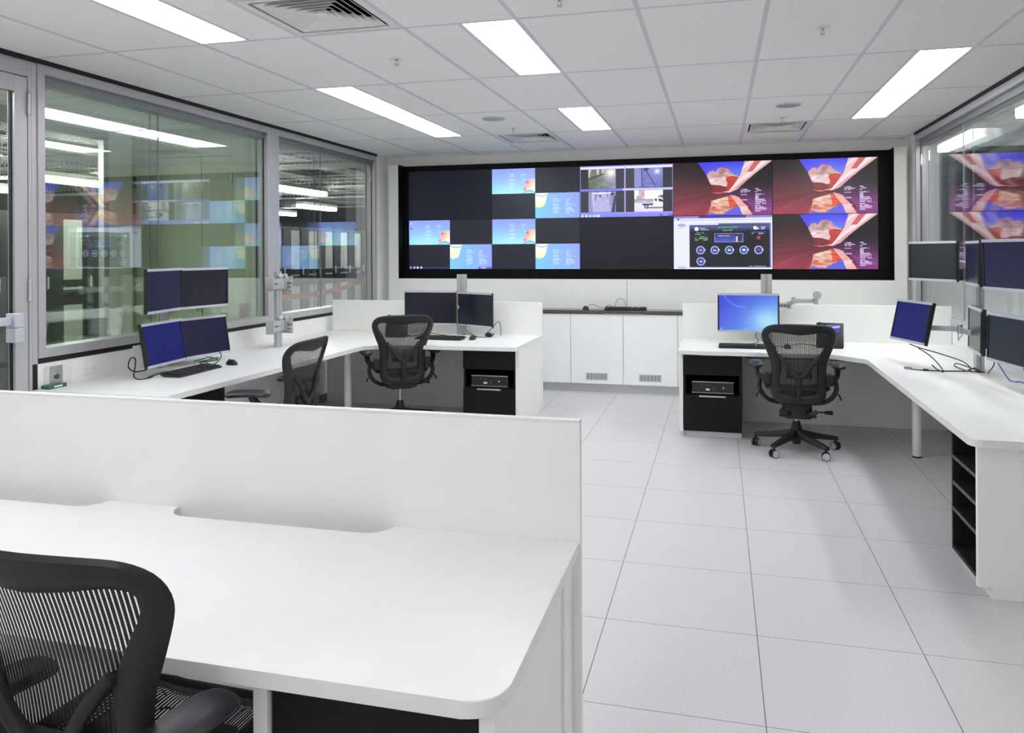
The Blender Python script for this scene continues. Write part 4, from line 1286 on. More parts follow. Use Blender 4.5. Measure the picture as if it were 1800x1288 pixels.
chm.location = (-2.26, 1.73, 0); chm.rotation_euler = (0, 0, math.radians(92))
ch3 = make_chair('task_chair', 'large black mesh task chair in the foreground at lower left', 0.05, 0.0, 0.07, 0.16)
ch3.location = (-0.706, -1.21, 0); ch3.rotation_euler = (0, 0, math.radians(-2))

# ------------------------------------------------------------------ monitors, mounts
m_blue = mat('idle_blue_screen', (6, 6, 14), 0.3, spec=0.3, emit=(22, 28, 112), estr=0.75)
m_navy = mat('idle_navy_screen', (7, 7, 12), 0.3, spec=0.3, emit=(26, 28, 70), estr=0.6)
def monitor(label, x, y, z, yaw, tilt, w_=0.44, h_=0.29, kind='off', group='flat desk monitors'):
    """thin widescreen monitor; local frame faces -Y, origin at the screen centre"""
    t = thing('monitor', label, 'monitor', (x, y, z), 0, group)
    t.rotation_mode = 'XYZ'
    t.rotation_euler = (Matrix.Rotation(yaw, 3, 'Z') @ Matrix.Rotation(-tilt, 3, 'X')).to_euler()
    bz = 0.017
    f = MB(); f.box(-w_ / 2, w_ / 2, 0.002, 0.026, -h_ / 2, h_ / 2, 0.003)
    f.box(-w_ / 2 + 0.06, w_ / 2 - 0.06, 0.026, 0.046, -h_ / 2 + 0.04, h_ / 2 - 0.04, 0.008)
    f.box(-0.055, 0.055, 0.046, 0.052, -0.055, 0.055, 0.002)
    f.obj('housing', 'blackp', t)
    for a in (-w_ / 2, w_ / 2 - 0.012):
        MB().box(a, a + 0.012, -0.004, 0.0018, -h_ / 2 + bz, h_ / 2 - bz).obj('side_bezel', 'blackm', t)
    MB().box(-w_ / 2, w_ / 2, -0.006, 0.0018, h_ / 2 - bz, h_ / 2, 0.001).obj('top_bezel', 'silver', t)
    lo = MB().box(-w_ / 2, w_ / 2, -0.006, 0.0018, -h_ / 2, -h_ / 2 + bz, 0.001).obj('bottom_bezel', 'silver', t)
    MB().cyl((w_ / 2 - 0.018, -0.0062, -h_ / 2 + bz * .5), (w_ / 2 - 0.018, -0.008, -h_ / 2 + bz * .5), 0.004, n=12).obj('power_button', 'chrome', lo)
    sw, sh_ = w_ - 0.026, h_ - 2 * bz - 0.001
    if kind == 'desktop':
        picture('screen_picture', 'desktop', pic_desktop, 160, 100, sw, sh_, t, (0, -0.001, 0))
        MB().box(-sw / 2, sw / 2, -0.0005, 0.0018, -sh_ / 2, sh_ / 2).obj('screen_panel', 'off', t)
    else:
        MB().box(-sw / 2, sw / 2, -0.001, 0.0018, -sh_ / 2, sh_ / 2).obj('screen_panel', {'off': 'off', 'blue': m_blue, 'navy': m_navy}[kind], t)
    return t
R = math.radians
monitor('upper left monitor of the stack of four on the left desk', -3.115, 1.806, 1.277, R(101), 0.0, kind='navy')
monitor('upper right monitor of the stack of four on the left desk', -3.16, 2.277, 1.272, R(82), 0.0)
monitor('lower left monitor with a bright blue screen, stack of four, left desk', -3.13, 1.815, 0.925, R(97), R(9.5), kind='blue')
monitor('lower right monitor of the stack of four on the left desk', -3.20, 2.33, 0.912, R(82), R(10), kind='navy')
monitor('left one of the two dark monitors in front of the left desk screen', -2.205, 4.30, 0.993, R(4), 0, 0.508, 0.325)
monitor('right one of the two dark monitors in front of the left desk screen, angled', -1.785, 4.37, 0.975, R(-29), 0, 0.46, 0.325)
monitor('monitor showing a blue desktop, in front of the right desk screen', 0.703, 4.32, 0.985, R(1), 0, 0.51, 0.335, 'desktop')
monitor('upper left monitor on the right desk mount, facing the display side', 1.966, 3.60, 1.437, R(-60), 0.0)
monitor('upper middle monitor on the right desk mount, seen almost edge-on', 2.055, 2.985, 1.431, R(-97), 0.0, kind='navy')
monitor('lower left monitor on the right desk mount, tilted on a long arm', 1.741, 3.23, 1.027, R(-74), R(12), kind='blue')
monitor('lower middle monitor on the right desk mount, seen almost edge-on', 2.062, 2.967, 1.003, R(-97), 0.02)
monitor('upper right monitor on the right desk, cut by the photo edge', 2.007, 2.236, 1.433, R(-77), -0.03, kind='navy')
monitor('lower right monitor on the right desk, cut by the photo edge', 2.062, 2.402, 0.999, R(-82), 0.03)

def pole(t, x, y, z1, wx=0.075, wy=0.036):
    f = MB()
    for s in (-1, 1):
        f.box(x - wx / 2 if s < 0 else x + 0.004, x - 0.004 if s < 0 else x + wx / 2, y - wy / 2, y + wy / 2, DZ, z1, 0.003)
    f.box(x - 0.006, x + 0.006, y - wy / 2 + 0.008, y + wy / 2 - 0.008, DZ, z1 - 0.001)
    return f.obj('pole', 'alu', t)
def arm_part(t, pts, name='arm'):
    f = MB()
    for a, b_ in zip(pts, pts[1:]):
        a, b_ = Vector(a), Vector(b_)
        d_ = b_ - a; L = d_.length
        mtx = Matrix.Translation((a + b_) / 2) @ d_.to_track_quat('X', 'Z').to_matrix().to_4x4()
        f.box(-L / 2, L / 2, -0.012, 0.012, -0.018, 0.018, 0.004, mtx)
    for p in pts:
        f.cyl((p[0], p[1], p[2] - 0.03), (p[0], p[1], p[2] + 0.03), 0.018, n=16)
    return f.obj(name, 'alu', t, 40)
# empty mount between the windows on the left desk
t = thing('monitor_mount', 'empty aluminium monitor mount with bare brackets, on the left desk by the window post', 'monitor mount', (-3.19, 3.27, 0), R(90), 'desk monitor mounts')
pole(t, 0, 0, 1.365)
for zc, nm in ((1.26, 'upper_bracket'), (0.905, 'lower_bracket')):
    f = MB()
    f.box(-0.05, 0.05, -0.034, 0.034, zc - 0.045, zc + 0.045, 0.004)
    f.box(-0.17, -0.05, -0.055, -0.02, zc - 0.045, zc - 0.006, 0.003); f.box(-0.17, -0.05, -0.055, -0.02, zc + 0.006, zc + 0.045, 0.003)
    f.box(-0.185, -0.17, -0.075, 0.0, zc - 0.06, zc + 0.06, 0.003)
    f.box(0.05, 0.085, -0.05, -0.012, zc - 0.05, zc + 0.05, 0.003)
    f.box(0.088, 0.100, -0.085, 0.02, zc - 0.075, zc + 0.06, 0.003)
    for z in (zc - 0.05, zc - 0.02, zc + 0.02): f.cyl((0.07, -0.055, z), (0.07, -0.085, z), 0.012, n=14)
    b_ = f.obj(nm, 'alu', t, 40)
    MB().sphere((-0.03, -0.045, zc + 0.066), 0.021).obj('clamp_knob', 'silver', b_, 40)
    MB().cyl((0.055, -0.05, zc + 0.066), (0.055, -0.02, zc + 0.066), 0.018, n=14).obj('clamp_knob', 'silver', b_, 40)
# mount of the stack of four
t = thing('monitor_mount', 'aluminium mount carrying the stack of four monitors on the left desk', 'monitor mount', (0, 0, 0), 0, 'desk monitor mounts')
pole(t, -3.345, 2.06, 1.37, 0.036, 0.075)
for z in (1.272, 0.93):
    arm_part(t, [(-3.325, 2.06, z), (-3.30, 1.93, z), (-3.20, 1.80, z)]); arm_part(t, [(-3.325, 2.06, z), (-3.325, 2.2, z), (-3.275 if z < 1 else -3.24, 2.30, z)])
# mounts of the back desks
t = thing('monitor_mount', 'aluminium mount behind the two dark monitors at the left desk screen', 'monitor mount', (0, 0, 0), 0, 'desk monitor mounts')
pole(t, -1.965, 4.53, 1.305, 0.092, 0.045)
arm_part(t, [(-1.965, 4.49, 0.99), (-2.10, 4.44, 0.99), (-2.205, 4.36, 0.99)]); arm_part(t, [(-1.965, 4.49, 0.97), (-1.86, 4.46, 0.97), (-1.82, 4.425, 0.97)])
t = thing('monitor_mount', 'aluminium mount with one empty arm and round plate, behind the right desk chair', 'monitor mount', (0, 0, 0), 0, 'desk monitor mounts')
pole(t, 0.865, 4.53, 1.312, 0.092, 0.045)
arm_part(t, [(0.865, 4.49, 0.985), (0.78, 4.44, 0.985), (0.703, 4.38, 0.985)])
f = MB()
arm_part(t, [(0.90, 4.50, 1.045), (1.05, 4.49, 1.045), (1.085, 4.46, 1.085), (1.27, 4.47, 1.085)])
f = MB(); f.cyl((1.275, 4.45, 1.135), (1.275, 4.43, 1.135), 0.034, n=24); f.cyl((1.27, 4.47, 1.075), (1.272, 4.46, 1.13), 0.014, n=12); f.cyl((1.275, 4.43, 1.135), (1.275, 4.418, 1.135), 0.018, n=16)
f.obj('plate', 'alu', t, 40)
f = MB()
for k in range(5): f.cyl((0.93 + 0.028 * k, 4.47, 1.04), (0.93 + 0.028 * k, 4.455, 1.04), 0.013, n=12)
f.obj('knuckles', 'alud', t, 40)
# right mount with arms
t = thing('monitor_mount', 'aluminium mount post with long arms on the right desk, left of the edge-on monitors', 'monitor mount', (0, 0, 0), 0, 'desk monitor mounts')
pole(t, 2.125, 3.10, 1.40, 0.05, 0.06)
arm_part(t, [(2.10, 3.10, 0.955), (2.03, 3.17, 0.985), (1.84, 3.24, 0.985), (1.80, 3.245, 1.02)])
arm_part(t, [(2.15, 3.12, 1.37), (2.20, 3.36, 1.40), (2.09, 3.62, 1.437), (2.035, 3.635, 1.437)])
arm_part(t, [(2.13, 3.06, 1.42), (2.12, 2.985, 1.42)]); arm_part(t, [(2.14, 3.06, 1.00), (2.125, 2.97, 1.00)])
f = MB(); f.box(2.085, 2.165, 3.055, 3.145, 0.90, 1.0, 0.004); f.box(2.085, 2.165, 3.055, 3.145, 1.32, 1.39, 0.004); f.obj('clamp', 'alud', t)
t = thing('monitor_mount', 'aluminium mount post behind the two monitors cut by the right photo edge', 'monitor mount', (0, 0, 0), 0, 'desk monitor mounts')
pole(t, 2.20, 2.16, 1.43, 0.05, 0.06)
arm_part(t, [(2.19, 2.18, 1.40), (2.07, 2.235, 1.425)]); arm_part(t, [(2.19, 2.20, 1.0), (2.125, 2.39, 1.0)])

# ------------------------------------------------------------------ keyboards, mice, phones
def keyboard(label, x, y, z, rz, name='keyboard'):
    t = thing(name, label, 'keyboard', (x, y, z), rz, 'black keyboards')
    mtx = Matrix.Rotation(R(4), 4, 'X')
    MB().box(-0.225, 0.225, -0.075, 0.075, 0.0055, 0.019, 0.003, mtx).obj('base_tray', 'blackp', t)
    f = MB()
    widths = [(-0.215, 15, 0.0188), (0.078, 3, 0.0188), (0.144, 4, 0.0188)]
    for row in range(6):
        y0 = 0.055 - row * 0.0205 - (0.006 if row > 0 else 0)
        for x0, nn, pw in widths:
            if row == 5 and x0 == -0.215:
                for a, b_ in ((-0.215, -0.18), (-0.178, -0.15), (-0.148, -0.03), (-0.028, 0.0), (0.002, 0.03), (0.032, 0.066)):
                    f.box(a, b_, y0 - 0.008, y0 + 0.009, 0.019, 0.0255, 0.0015, mtx, 1)
                continue
            for k in range(nn):
                f.box(x0 + k * pw, x0 + k * pw + 0.0168, y0 - 0.008, y0 + 0.009, 0.019, 0.0255, 0.0015, mtx, 1)
    f.obj('keys', 'blackm', t)
    f = MB(); f.box(-0.20, -0.17, 0.055, 0.07, 0.0, 0.009); f.box(0.17, 0.20, 0.055, 0.07, 0.0, 0.009); f.box(-0.20, 0.20, -0.07, -0.06, 0, 0.004)
    f.obj('feet', 'blackp', t)
    return t
def mouse(label, x, y, z, rz):
    t = thing('mouse', label, 'mouse', (x, y, z), rz, 'black mice')
    f = MB(); f.sphere((0, 0, 0.004), 1.0, (0.031, 0.056, 0.034), 20)
    bmesh.ops.bisect_plane(f.b, geom=f.b.verts[:] + f.b.edges[:] + f.b.faces[:], plane_co=(0, 0, 0), plane_no=(0, 0, -1), clear_outer=True)
    bmesh.ops.holes_fill(f.b, edges=[e for e in f.b.edges if e.is_boundary])
    f.obj('shell', 'blackp', t, 40)
    MB().cyl((-0.004, 0.03, 0.0315), (0.004, 0.03, 0.0315), 0.007, n=14).obj('scroll_wheel', 'chairp', t, 40)
    return t
keyboard('black keyboard before the stack of four monitors on the left desk', -2.985, 1.90, DZ, R(90 + 2))
mouse('black mouse beside the keyboard on the left desk', -2.94, 2.27, DZ, R(70))
keyboard('black keyboard under the two dark monitors of the left desk', -2.03, 4.10, DZ, R(-3))
mouse('black mouse just right of the keyboard under the two dark monitors', -1.73, 4.13, DZ, R(10))
mouse('black mouse tangled in cable right of the two dark monitors', -1.66, 4.42, DZ, R(40))
keyboard('black keyboard under the blue desktop monitor on the right desk', 0.68, 4.02, DZ, R(0))
mouse('black mouse seen through the right chair mesh, beside the right keyboard', 1.00, 4.05, DZ, R(0))
keyboard('black keyboard on the dark counter over the cupboards', -0.52, 5.745, 0.888, R(2))
mouse('black mouse on the dark counter left of the keyboard', -0.955, 5.74, 0.888, R(30))

def phone(label, x, y, rz, lit):
    t = thing('desk_phone', label, 'phone', (x, y, DZ), rz, 'black desk phones')
    tilt = Matrix.Translation((0, 0.0, 0.012)) @ Matrix.Rotation(R(62), 4, 'X')
    f = MB(); f.box(-0.085, 0.125, -0.005, 0.21, -0.012, 0.012, 0.008, tilt)
    f.obj('body', 'blackp', t, 40)
    f = MB(); f.box(-0.08, 0.12, -0.02, 0.14, 0.0, 0.012, 0.004); f.box(-0.05, 0.09, 0.06, 0.10, 0.01, 0.10, 0.004); f.obj('stand', 'blackp', t)
    f = MB()
    for r in range(4):
        for c in range(3):
            f.box(-0.01 + c * 0.026, 0.011 + c * 0.026, 0.022 + r * 0.017, 0.034 + r * 0.017, 0.0125, 0.0155, 0.001, tilt, 1)
    f.obj('keypad', 'chairp', t)
    f = MB(); f.box(-0.015, 0.105, 0.112, 0.192, 0.0122, 0.0135, 0.0, tilt); f.obj('display_frame', 'blackm', t)
    if lit:
        o = picture('display', 'phone', pic_phone, 60, 40, 0.105, 0.07, t, tilt @ Vector((0.045, 0.152, 0.0142)))
        o.rotation_euler = (R(62 - 90), 0, 0)
    f = MB()
    f.tube(bez([tilt @ Vector((-0.055, 0.02, 0.03)), tilt @ Vector((-0.055, 0.06, 0.046)), tilt @ Vector((-0.055, 0.14, 0.046)), tilt @ Vector((-0.055, 0.19, 0.03))], 6), [0.02, 0.02, 0.019, 0.016, 0.014, 0.0135, 0.013, 0.013, 0.013, 0.013, 0.013, 0.0135, 0.014, 0.015, 0.016, 0.018, 0.019, 0.02, 0.02], 12)
    f.obj('handset', 'blackm', t, 50)
    return t
phone('black desk phone with a lit blue display, right of the right desk chair', 1.315, 4.13, R(-8), True)
phone('black desk phone behind the left desk chair back, by the desk screen', -2.52, 4.16, R(10), True)

# ------------------------------------------------------------------ cables lying about
def cable(label, pts, r=0.003, m='cable', group='loose cables', name='cable', n=7):
    return tag(MB().tube(bez(pts, n), r, 7).obj(name, m, None, 60), label, 'cable', group)
z = DZ + 0.004
t = tag(MB().tube(bez([(-3.20, 1.72, z + .03), (-3.19, 1.61, .762), (-3.19, 1.555, .80), (-3.19, 1.575, .852), (-3.19, 1.615, .842), (-3.18, 1.60, .785), (-3.15, 1.555, .745), (-3.12, 1.555, z), (-3.085, 1.60, z), (-3.10, 1.68, z + .006), (-3.14, 1.74, z), (-3.15, 1.84, z), (-3.10, 1.92, z)], 8), 0.0042, 8).obj('cable', 'cable', None, 60),
        'looped black cable hanging at the lower left corner of the stack of four monitors', 'cable', 'loose cables')
MB().cyl((-3.086, 1.612, z + .002), (-3.097, 1.652, z + .003), 0.008, n=10).obj('ferrite_bead', 'cable', t, 40)
cable('black cable bundle under the lower right monitor of the stack of four', [(-3.12, 2.02, z), (-3.07, 2.08, z + .01), (-3.10, 2.16, z + .03), (-3.05, 2.20, z), (-3.08, 2.30, z + .01), (-3.12, 2.40, z + .04), (-3.17, 2.44, z + .07)], 0.0036)
cable('tangled dark green cable under the stack of four monitors', [(-3.16, 2.14, z + .03), (-3.12, 2.22, z + .045), (-3.16, 2.30, z + .04), (-3.10, 2.33, z + .02), (-3.14, 2.18, z + .02), (-3.09, 2.24, z + .035), (-3.12, 2.36, z + .03)], 0.005, 'greenc')
cable('black cable from the two dark monitors to the left desk', [(-1.88, 4.40, 0.83), (-1.86, 4.34, 0.78), (-1.74, 4.30, z + .002), (-1.83, 4.33, z + .02), (-1.90, 4.36, z + .02)], 0.0032)
cable('black cable curving over the mouse right of the two dark monitors', [(-1.72, 4.45, z), (-1.66, 4.50, z + .06), (-1.60, 4.50, z + .125), (-1.57, 4.48, z + .12), (-1.555, 4.46, z + .06), (-1.55, 4.45, z)], 0.0032)
cable('black mouse cable along the left desk edge', [(-1.735, 4.19, z), (-1.72, 4.30, z), (-1.62, 4.34, z), (-1.60, 4.40, z + .03), (-1.64, 4.44, z)], 0.0028)
cable('black cable behind the left chair, from the phone along the desk', [(-2.44, 4.24, z), (-2.32, 4.20, z + .01), (-2.22, 4.26, z + .03), (-2.08, 4.25, z + .02), (-1.98, 4.30, z)], 0.0032)
cable('pale yellow cable along the foot of the left desk screen', [(-3.27, 4.52, z + .01), (-3.10, 4.53, z + .012), (-2.92, 4.50, z), (-2.72, 4.45, z), (-2.60, 4.36, z)], 0.004, 'yellowc')
cable('black mouse cable arching over the counter keyboard', [(-0.955, 5.80, 0.895), (-0.90, 5.83, 0.94), (-0.80, 5.83, 0.90), (-0.70, 5.84, 0.93), (-0.66, 5.84, 0.895), (-0.64, 5.84, 0.955), (-0.60, 5.84, 1.0), (-0.55, 5.84, 0.99), (-0.53, 5.84, 0.93), (-0.53, 5.83, 0.895)], 0.0024)
cable('black cables under the blue desktop monitor', [(0.80, 4.36, 0.84), (0.76, 4.28, 0.80), (0.78, 4.24, z + .02), (0.66, 4.22, z), (0.58, 4.20, z)], 0.0032)
cable('thin black cable behind the right chair mesh, from phone to mouse', [(0.84, 4.26, z), (0.92, 4.16, z), (1.00, 4.12, z + .002), (1.10, 4.17, z + .02), (1.24, 4.18, z + .01)], 0.003)
t = tag(MB().tube(bez([(1.725, 3.20, 0.875), (1.79, 3.18, 0.85), (1.90, 3.14, 0.82), (2.02, 3.06, 0.78), (2.05, 3.01, 0.735), (2.00, 3.02, z), (1.86, 3.0, z), (1.75, 3.01, z), (1.70, 3.05, z)], 8), 0.0036, 8).obj('cable', 'cable', None, 60),
        'long black cable from the tilted right monitor to the mount foot, with a free plug', 'cable', 'loose cables')
MB().box(-0.022, 0.022, -0.009, 0.009, 0.0, 0.016, 0.003, Matrix.Translation((1.685, 3.065, DZ + 0.001)) @ Matrix.Rotation(R(140), 4, 'Z')).obj('plug', 'alud', t)
MB().cyl((1.795, 3.005, z + .002), (1.765, 3.008, z + .002), 0.008, n=10).obj('ferrite_bead', 'cable', t, 40)
cable('black cable dropping from the tilted right monitor to the desk', [(1.775, 3.17, 0.85), (1.83, 3.10, 0.81), (1.865, 3.02, 0.76), (1.875, 2.96, z), (1.84, 3.0, z + .015), (1.83, 3.05, z + .03), (1.86, 3.02, z)], 0.0036)
cable('coiled black cable around the foot of the right mount', [(2.03, 3.05, z), (1.98, 3.10, z + .02), (2.01, 3.16, z + .03), (2.06, 3.02, z + .02), (2.10, 2.99, z), (2.06, 2.96, z + .03), (2.03, 3.0, z + .005), (2.13, 3.0, z)], 0.0036)
cable('black cable hanging from the lower edge-on monitor', [(2.11, 2.80, 0.87), (2.13, 2.83, 0.80), (2.13, 2.95, z)], 0.0036)
cable('blue network cable along the right desk below the glazing', [(2.11, 2.80, 0.86), (2.14, 2.76, 0.80), (2.17, 2.68, z), (2.20, 2.60, z + .006), (2.23, 2.50, z), (2.26, 2.38, z), (2.28, 2.25, z)], 0.0042, 'bluec')
cable('blue network cable hanging from the right window sill to the mount', [(2.335, 4.36, 0.91), (2.335, 4.33, 0.86), (2.30, 4.20, 0.80), (2.20, 3.80, 0.86), (2.13, 3.35, 0.97), (2.10, 3.16, 0.985)], 0.0036, 'bluec')
# wire trays with cables under the desks
def cable_tray(label, x0, x1, y, z0):
    t = thing('cable_tray', label, 'cable tray', ((x0 + x1) / 2, y, z0), 0, 'wire cable trays under the desks')
    hl = (x1 - x0) / 2
    f = MB()
    for yy, zz in ((-0.05, 0.07), (-0.05, 0.0), (0, 0), (0.05, 0), (0.05, 0.07)):
        f.box(-hl, hl, yy - 0.002, yy + 0.002, zz - 0.002, zz + 0.002)
    k = -hl
    while k < hl:
        f.box(k, k + 0.003, -0.05, 0.05, -0.0015, 0.0015); f.box(k, k + 0.003, -0.0515, -0.0485, 0, 0.07); f.box(k, k + 0.003, 0.0485, 0.0515, 0, 0.07)
        k += 0.05
    f.obj('basket', 'blackm', t)
    f = MB()
    rr = random.Random(hash(label) % 1000 if False else len(label))
    for q in range(6):
        pts = [(-hl + 0.02 + (2 * hl - 0.04) * j / 6, rr.uniform(-.04, .04), rr.uniform(0.01, 0.085)) for j in range(7)]
        f.tube(bez(pts, 5), 0.004, 6)
    f.obj('cables', 'cable', t, 60)
    return t
cable_tray('wire tray of cables under the left desk, left of the black pedestal', -2.95, -1.74, 4.45, 0.585)
cable_tray('wire tray of cables under the right desk behind the chair', 0.68, 2.2, 4.45, 0.585)

# ------------------------------------------------------------------ wall devices by the left window
t = thing('exit_button', 'steel exit button box with a round green button beside the glass door', 'exit button', (XL, 1.235, 0.782), 0)
MB().box(0.001, 0.030, -0.05, 0.05, -0.068, 0.068, 0.003).obj('box', 'whitep', t)
MB().box(0.0305, 0.0345, -0.045, 0.045, -0.066, 0.066, 0.001).obj('face_plate', 'steel', t)
MB().cyl((0.035, 0.0, 0.0), (0.040, 0.0, 0.0), 0.021, n=24).obj('bezel_ring', 'chrome', t, 40)
MB().cyl((0.0402, 0.0, 0.0), (0.049, 0.0, 0.0), 0.016, 0.013, n=24).obj('button', 'greenb', t, 40)
t = thing('call_point', 'green call point at the end of the left desk beneath the exit button', 'call point', (XL + 0.035, 1.205, DZ), 0)
MB().box(-0.015, 0.045, -0.065, 0.065, 0.0, 0.022, 0.004).obj('box', 'green', t)
MB().box(0.0455, 0.047, -0.03, 0.03, 0.006, 0.016).obj('face_plate', 'whitep', t)
t = thing('blank_plate', 'blank white wall plate between the exit button and the power outlet', 'wall plate', (XL, 1.346, 0.79), 0)
MB().box(0.001, 0.009, -0.036, 0.036, -0.056, 0.056, 0.002).obj('plate', 'whitep', t)
t = thing('power_outlet', 'white double power outlet on the low wall above the left desk', 'power outlet', (XL, 1.52, 0.795), 0)
MB().box(0.001, 0.010, -0.058, 0.058, -0.038, 0.038, 0.002).obj('plate', 'whitep', t)
for y in (-0.03, 0.03):
    f = MB()
    for a, dy, dz in ((0.6, -0.007, 0.004), (-0.6, 0.007, 0.004), (0, 0, -0.010)):
        f.box(0.0101, 0.0106, -0.0012, 0.0012, -0.0045, 0.0045, 0, Matrix.Translation((0, y + dy, dz - 0.01)) @ Matrix.Rotation(a, 4, 'X'))
    f.obj('socket', 'alud', t)
    MB().box(0.0101, 0.013, y - 0.006, y + 0.006, 0.012, 0.026, 0.001).obj('switch', 'whitep', t)
t = thing('network_outlet', 'small white outlet behind the stack of four monitors', 'wall plate', (XL, 1.93, 0.83), 0)
MB().box(0.001, 0.009, -0.036, 0.036, -0.056, 0.056, 0.002).obj('plate', 'whitep', t)

# ------------------------------------------------------------------ beyond the left glazing: lobby and data hall
HX = -4.90
struct(MB().box(-4.96, XL - 0.12, -2.5, 3.62, -0.05, -0.001).obj('floor_lobby', 'hallfloor'))
struct(MB().box(-4.96, XL - 0.1, -2.5, 3.62, H, H + 0.05).obj('ceiling_lobby', 'tile'))
b = MB()
for x in (-3.95, -4.55): b.box(x - 0.012, x + 0.012, -2.4, 3.6, H - 0.003, H - 0.0005)
for y in (0.9, 2.1, 3.3): b.box(-4.9, -3.6, y - 0.01, y + 0.01, H - 0.003, H - 0.0005)
struct(b.obj('trim_7', 'tbar'))
struct(MB().box(-5.0, XL - 0.12, -2.6, -2.5, 0, H).obj('wall_lobby', 'wall'))
# end wall with a leaf-and-a-half door
b = MB()
b.box(-3.86, XL - 0.12, 3.60, 3.68, 0, H); b.box(-4.95, -3.86, 3.60, 3.68, 2.42, H); b.box(-5.02, -4.93, 3.54, 3.68, 0, H)
struct(b.obj('wall_end', 'wallg'))
d = bpy.data.objects.new('door_2', None); col.objects.link(d); struct(d)
MB().box(-4.928, -4.192, 3.605, 3.65, 0.005, 2.415, 0.002).obj('door_leaf', 'wallg', d)
MB().box(-4.186, -3.864, 3.605, 3.65, 0.005, 2.415, 0.002).obj('door_leaf', 'wallg', d)
for x in (-4.925, -3.868):
    for zz in (0.3, 1.2, 1.95, 2.2):
        MB().cyl((x, 3.60, zz - 0.05), (x, 3.60, zz + 0.05), 0.010, n=12).obj('hinge', 'blackp' if x < -4 else 'silver', d, 40)
MB().box(-4.26, -4.215, 3.56, 3.604, 1.0, 1.16, 0.004).obj('lock_plate', 'steel', d)
t = thing('access_reader', 'black and red access reader on the lobby wall seen through the left window', 'access reader', (-3.745, 3.599, 0.99), 0)
MB().box(-0.03, 0.03, -0.03, -0.001, -0.07, 0.04, 0.004).obj('reader_body', 'blackp', t); MB().box(-0.03, 0.03, -0.03, -0.001, 0.045, 0.075, 0.004).obj('red_cap', 'red', t)
t = thing('key_switch', 'small steel switch box on the lobby door wall behind the monitors', 'switch', (-4.62, 3.604, 1.08), 0)
MB().box(-0.05, 0.05, -0.02, -0.001, -0.07, 0.03, 0.003).obj('box', 'steel', t); MB().box(-0.04, 0.04, -0.024, -0.0205, 0.032, 0.07).obj('notice', 'whitep', t)
# inner glazed partition
wv = bpy.data.objects.new('window_4', None); col.objects.link(wv); struct(wv)
f = MB()
f.box(HX - 0.06, HX, -2.5, 3.26, 2.545, H, 0.002); f.box(HX - 0.06, HX, -2.5, 3.26, 0.0, 0.10, 0.002)
for y in (3.20, 1.15, -0.9): f.box(HX - 0.06, HX, y, y + 0.06, 0.10, 2.545, 0.002)
f.obj('frame', 'alu', wv)
for a, b_ in ((1.215, 3.195), (-0.835, 1.145), (-2.49, -0.905)):
    pane(HX - 0.035, HX - 0.025, a, b_, 0.105, 2.54, wv, 'glass3')
struct(MB().box(HX - 0.06, HX, 3.26, 3.54, 0, H).obj('wall_lobby_post', 'wall'))
for y, lb in ((0.3, 'added ceiling light brightening the lobby, seen only through the glazed door'), (-1.5, 'added unseen ceiling light brightening the lobby by its near end wall')):
    t = thing('ceiling_light', lb, 'ceiling light', (-4.25, y, H - 0.003), 0)
    MB().box(-0.15, 0.15, -0.6, 0.6, -0.02, 0.0).obj('housing', 'whitep', t); MB().box(-0.13, 0.13, -0.58, 0.58, -0.024, -0.0205).obj('diffuser', 'llamp', t)

# halls
struct(MB().box(-17, XL - 0.12, -6, 22, -0.06, -0.051 + 0.05 - 0.001 - 0.001).obj('floor_hall_left', 'hallfloor'))
struct(MB().box(-17, XL - 0.12, -6, 22, 3.45, 3.5).obj('ceiling_hall_left', 'slab'))
b = MB(); b.box(-17.1, -17, -6, 22, 0, 3.5); b.box(-17, XL - 0.12, 22, 22.1, 0, 3.5); b.box(-17, -5.0, -6.1, -6, 0, 3.5)
b.box(XL - 0.12, XL - 0.02, YB + 0.1, 22, 0, 3.5)
struct(b.obj('wall_hall_left', 'hallwall'))
b = MB(); b.box(-4.96, XL - 0.12, -2.5, 3.68, H + 0.06, 3.45)
struct(b.obj('wall_lobby_bulkhead', 'slab'))
struct(MB().box(XR + 0.12, 14, -6, 22, -0.06, -0.003).obj('floor_hall_right', 'hallfloor'))
struct(MB().box(XR + 0.12, 14, -6, 22, 3.45, 3.5).obj('ceiling_hall_right', 'slab'))
b = MB(); b.box(14, 14.1, -6, 22, 0, 3.5); b.box(XR + 0.12, 14, 22, 22.1, 0, 3.5); b.box(XR + 0.12, 14, -6.1, -6, 0, 3.5); b.box(XR + 0.02, XR + 0.12, YB + 0.1, 22, 0, 3.5)
struct(b.obj('wall_hall_right', 'hallwall'))

def make_rack(label, group):
    """server rack 600 x 1000 x 2000, front facing +X"""
    t = thing('server_rack', label, 'server rack', (0, 0, 0), 0, group)
    MB().box(-1.0, -0.02, -0.298, 0.298, 0.0, 2.0, 0.004).obj('cabinet', 'rackb', t)
    dr = MB().box(-0.019, 0.0, -0.29, 0.29, 0.04, 1.97, 0.003).obj('door', 'rackb', t)
    MB().box(0.0005, 0.004, -0.02, 0.25, 1.22, 1.93).obj('upper_panel', 'rackg', dr)
    MB().box(0.0005, 0.004, -0.02, 0.25, 0.12, 0.92).obj('lower_panel', 'rackg', dr)
    MB().box(0.0005, 0.003, -0.02, 0.25, 1.10, 1.13).obj('label_strip', 'rackg', dr)
    MB().box(0.0005, 0.022, -0.255, -0.235, 1.12, 1.26, 0.003).obj('handle', 'silver', dr)
    return t
rk = make_rack('tall black server rack with grey door panels in the row beyond the left glazing', 'server racks beyond the left glazing')
rk.location = (-7.0, 3.0, 0)
for k in range(1, 20):
    dup(rk, (-7.0, 3.0 + 0.62 * k, 0))
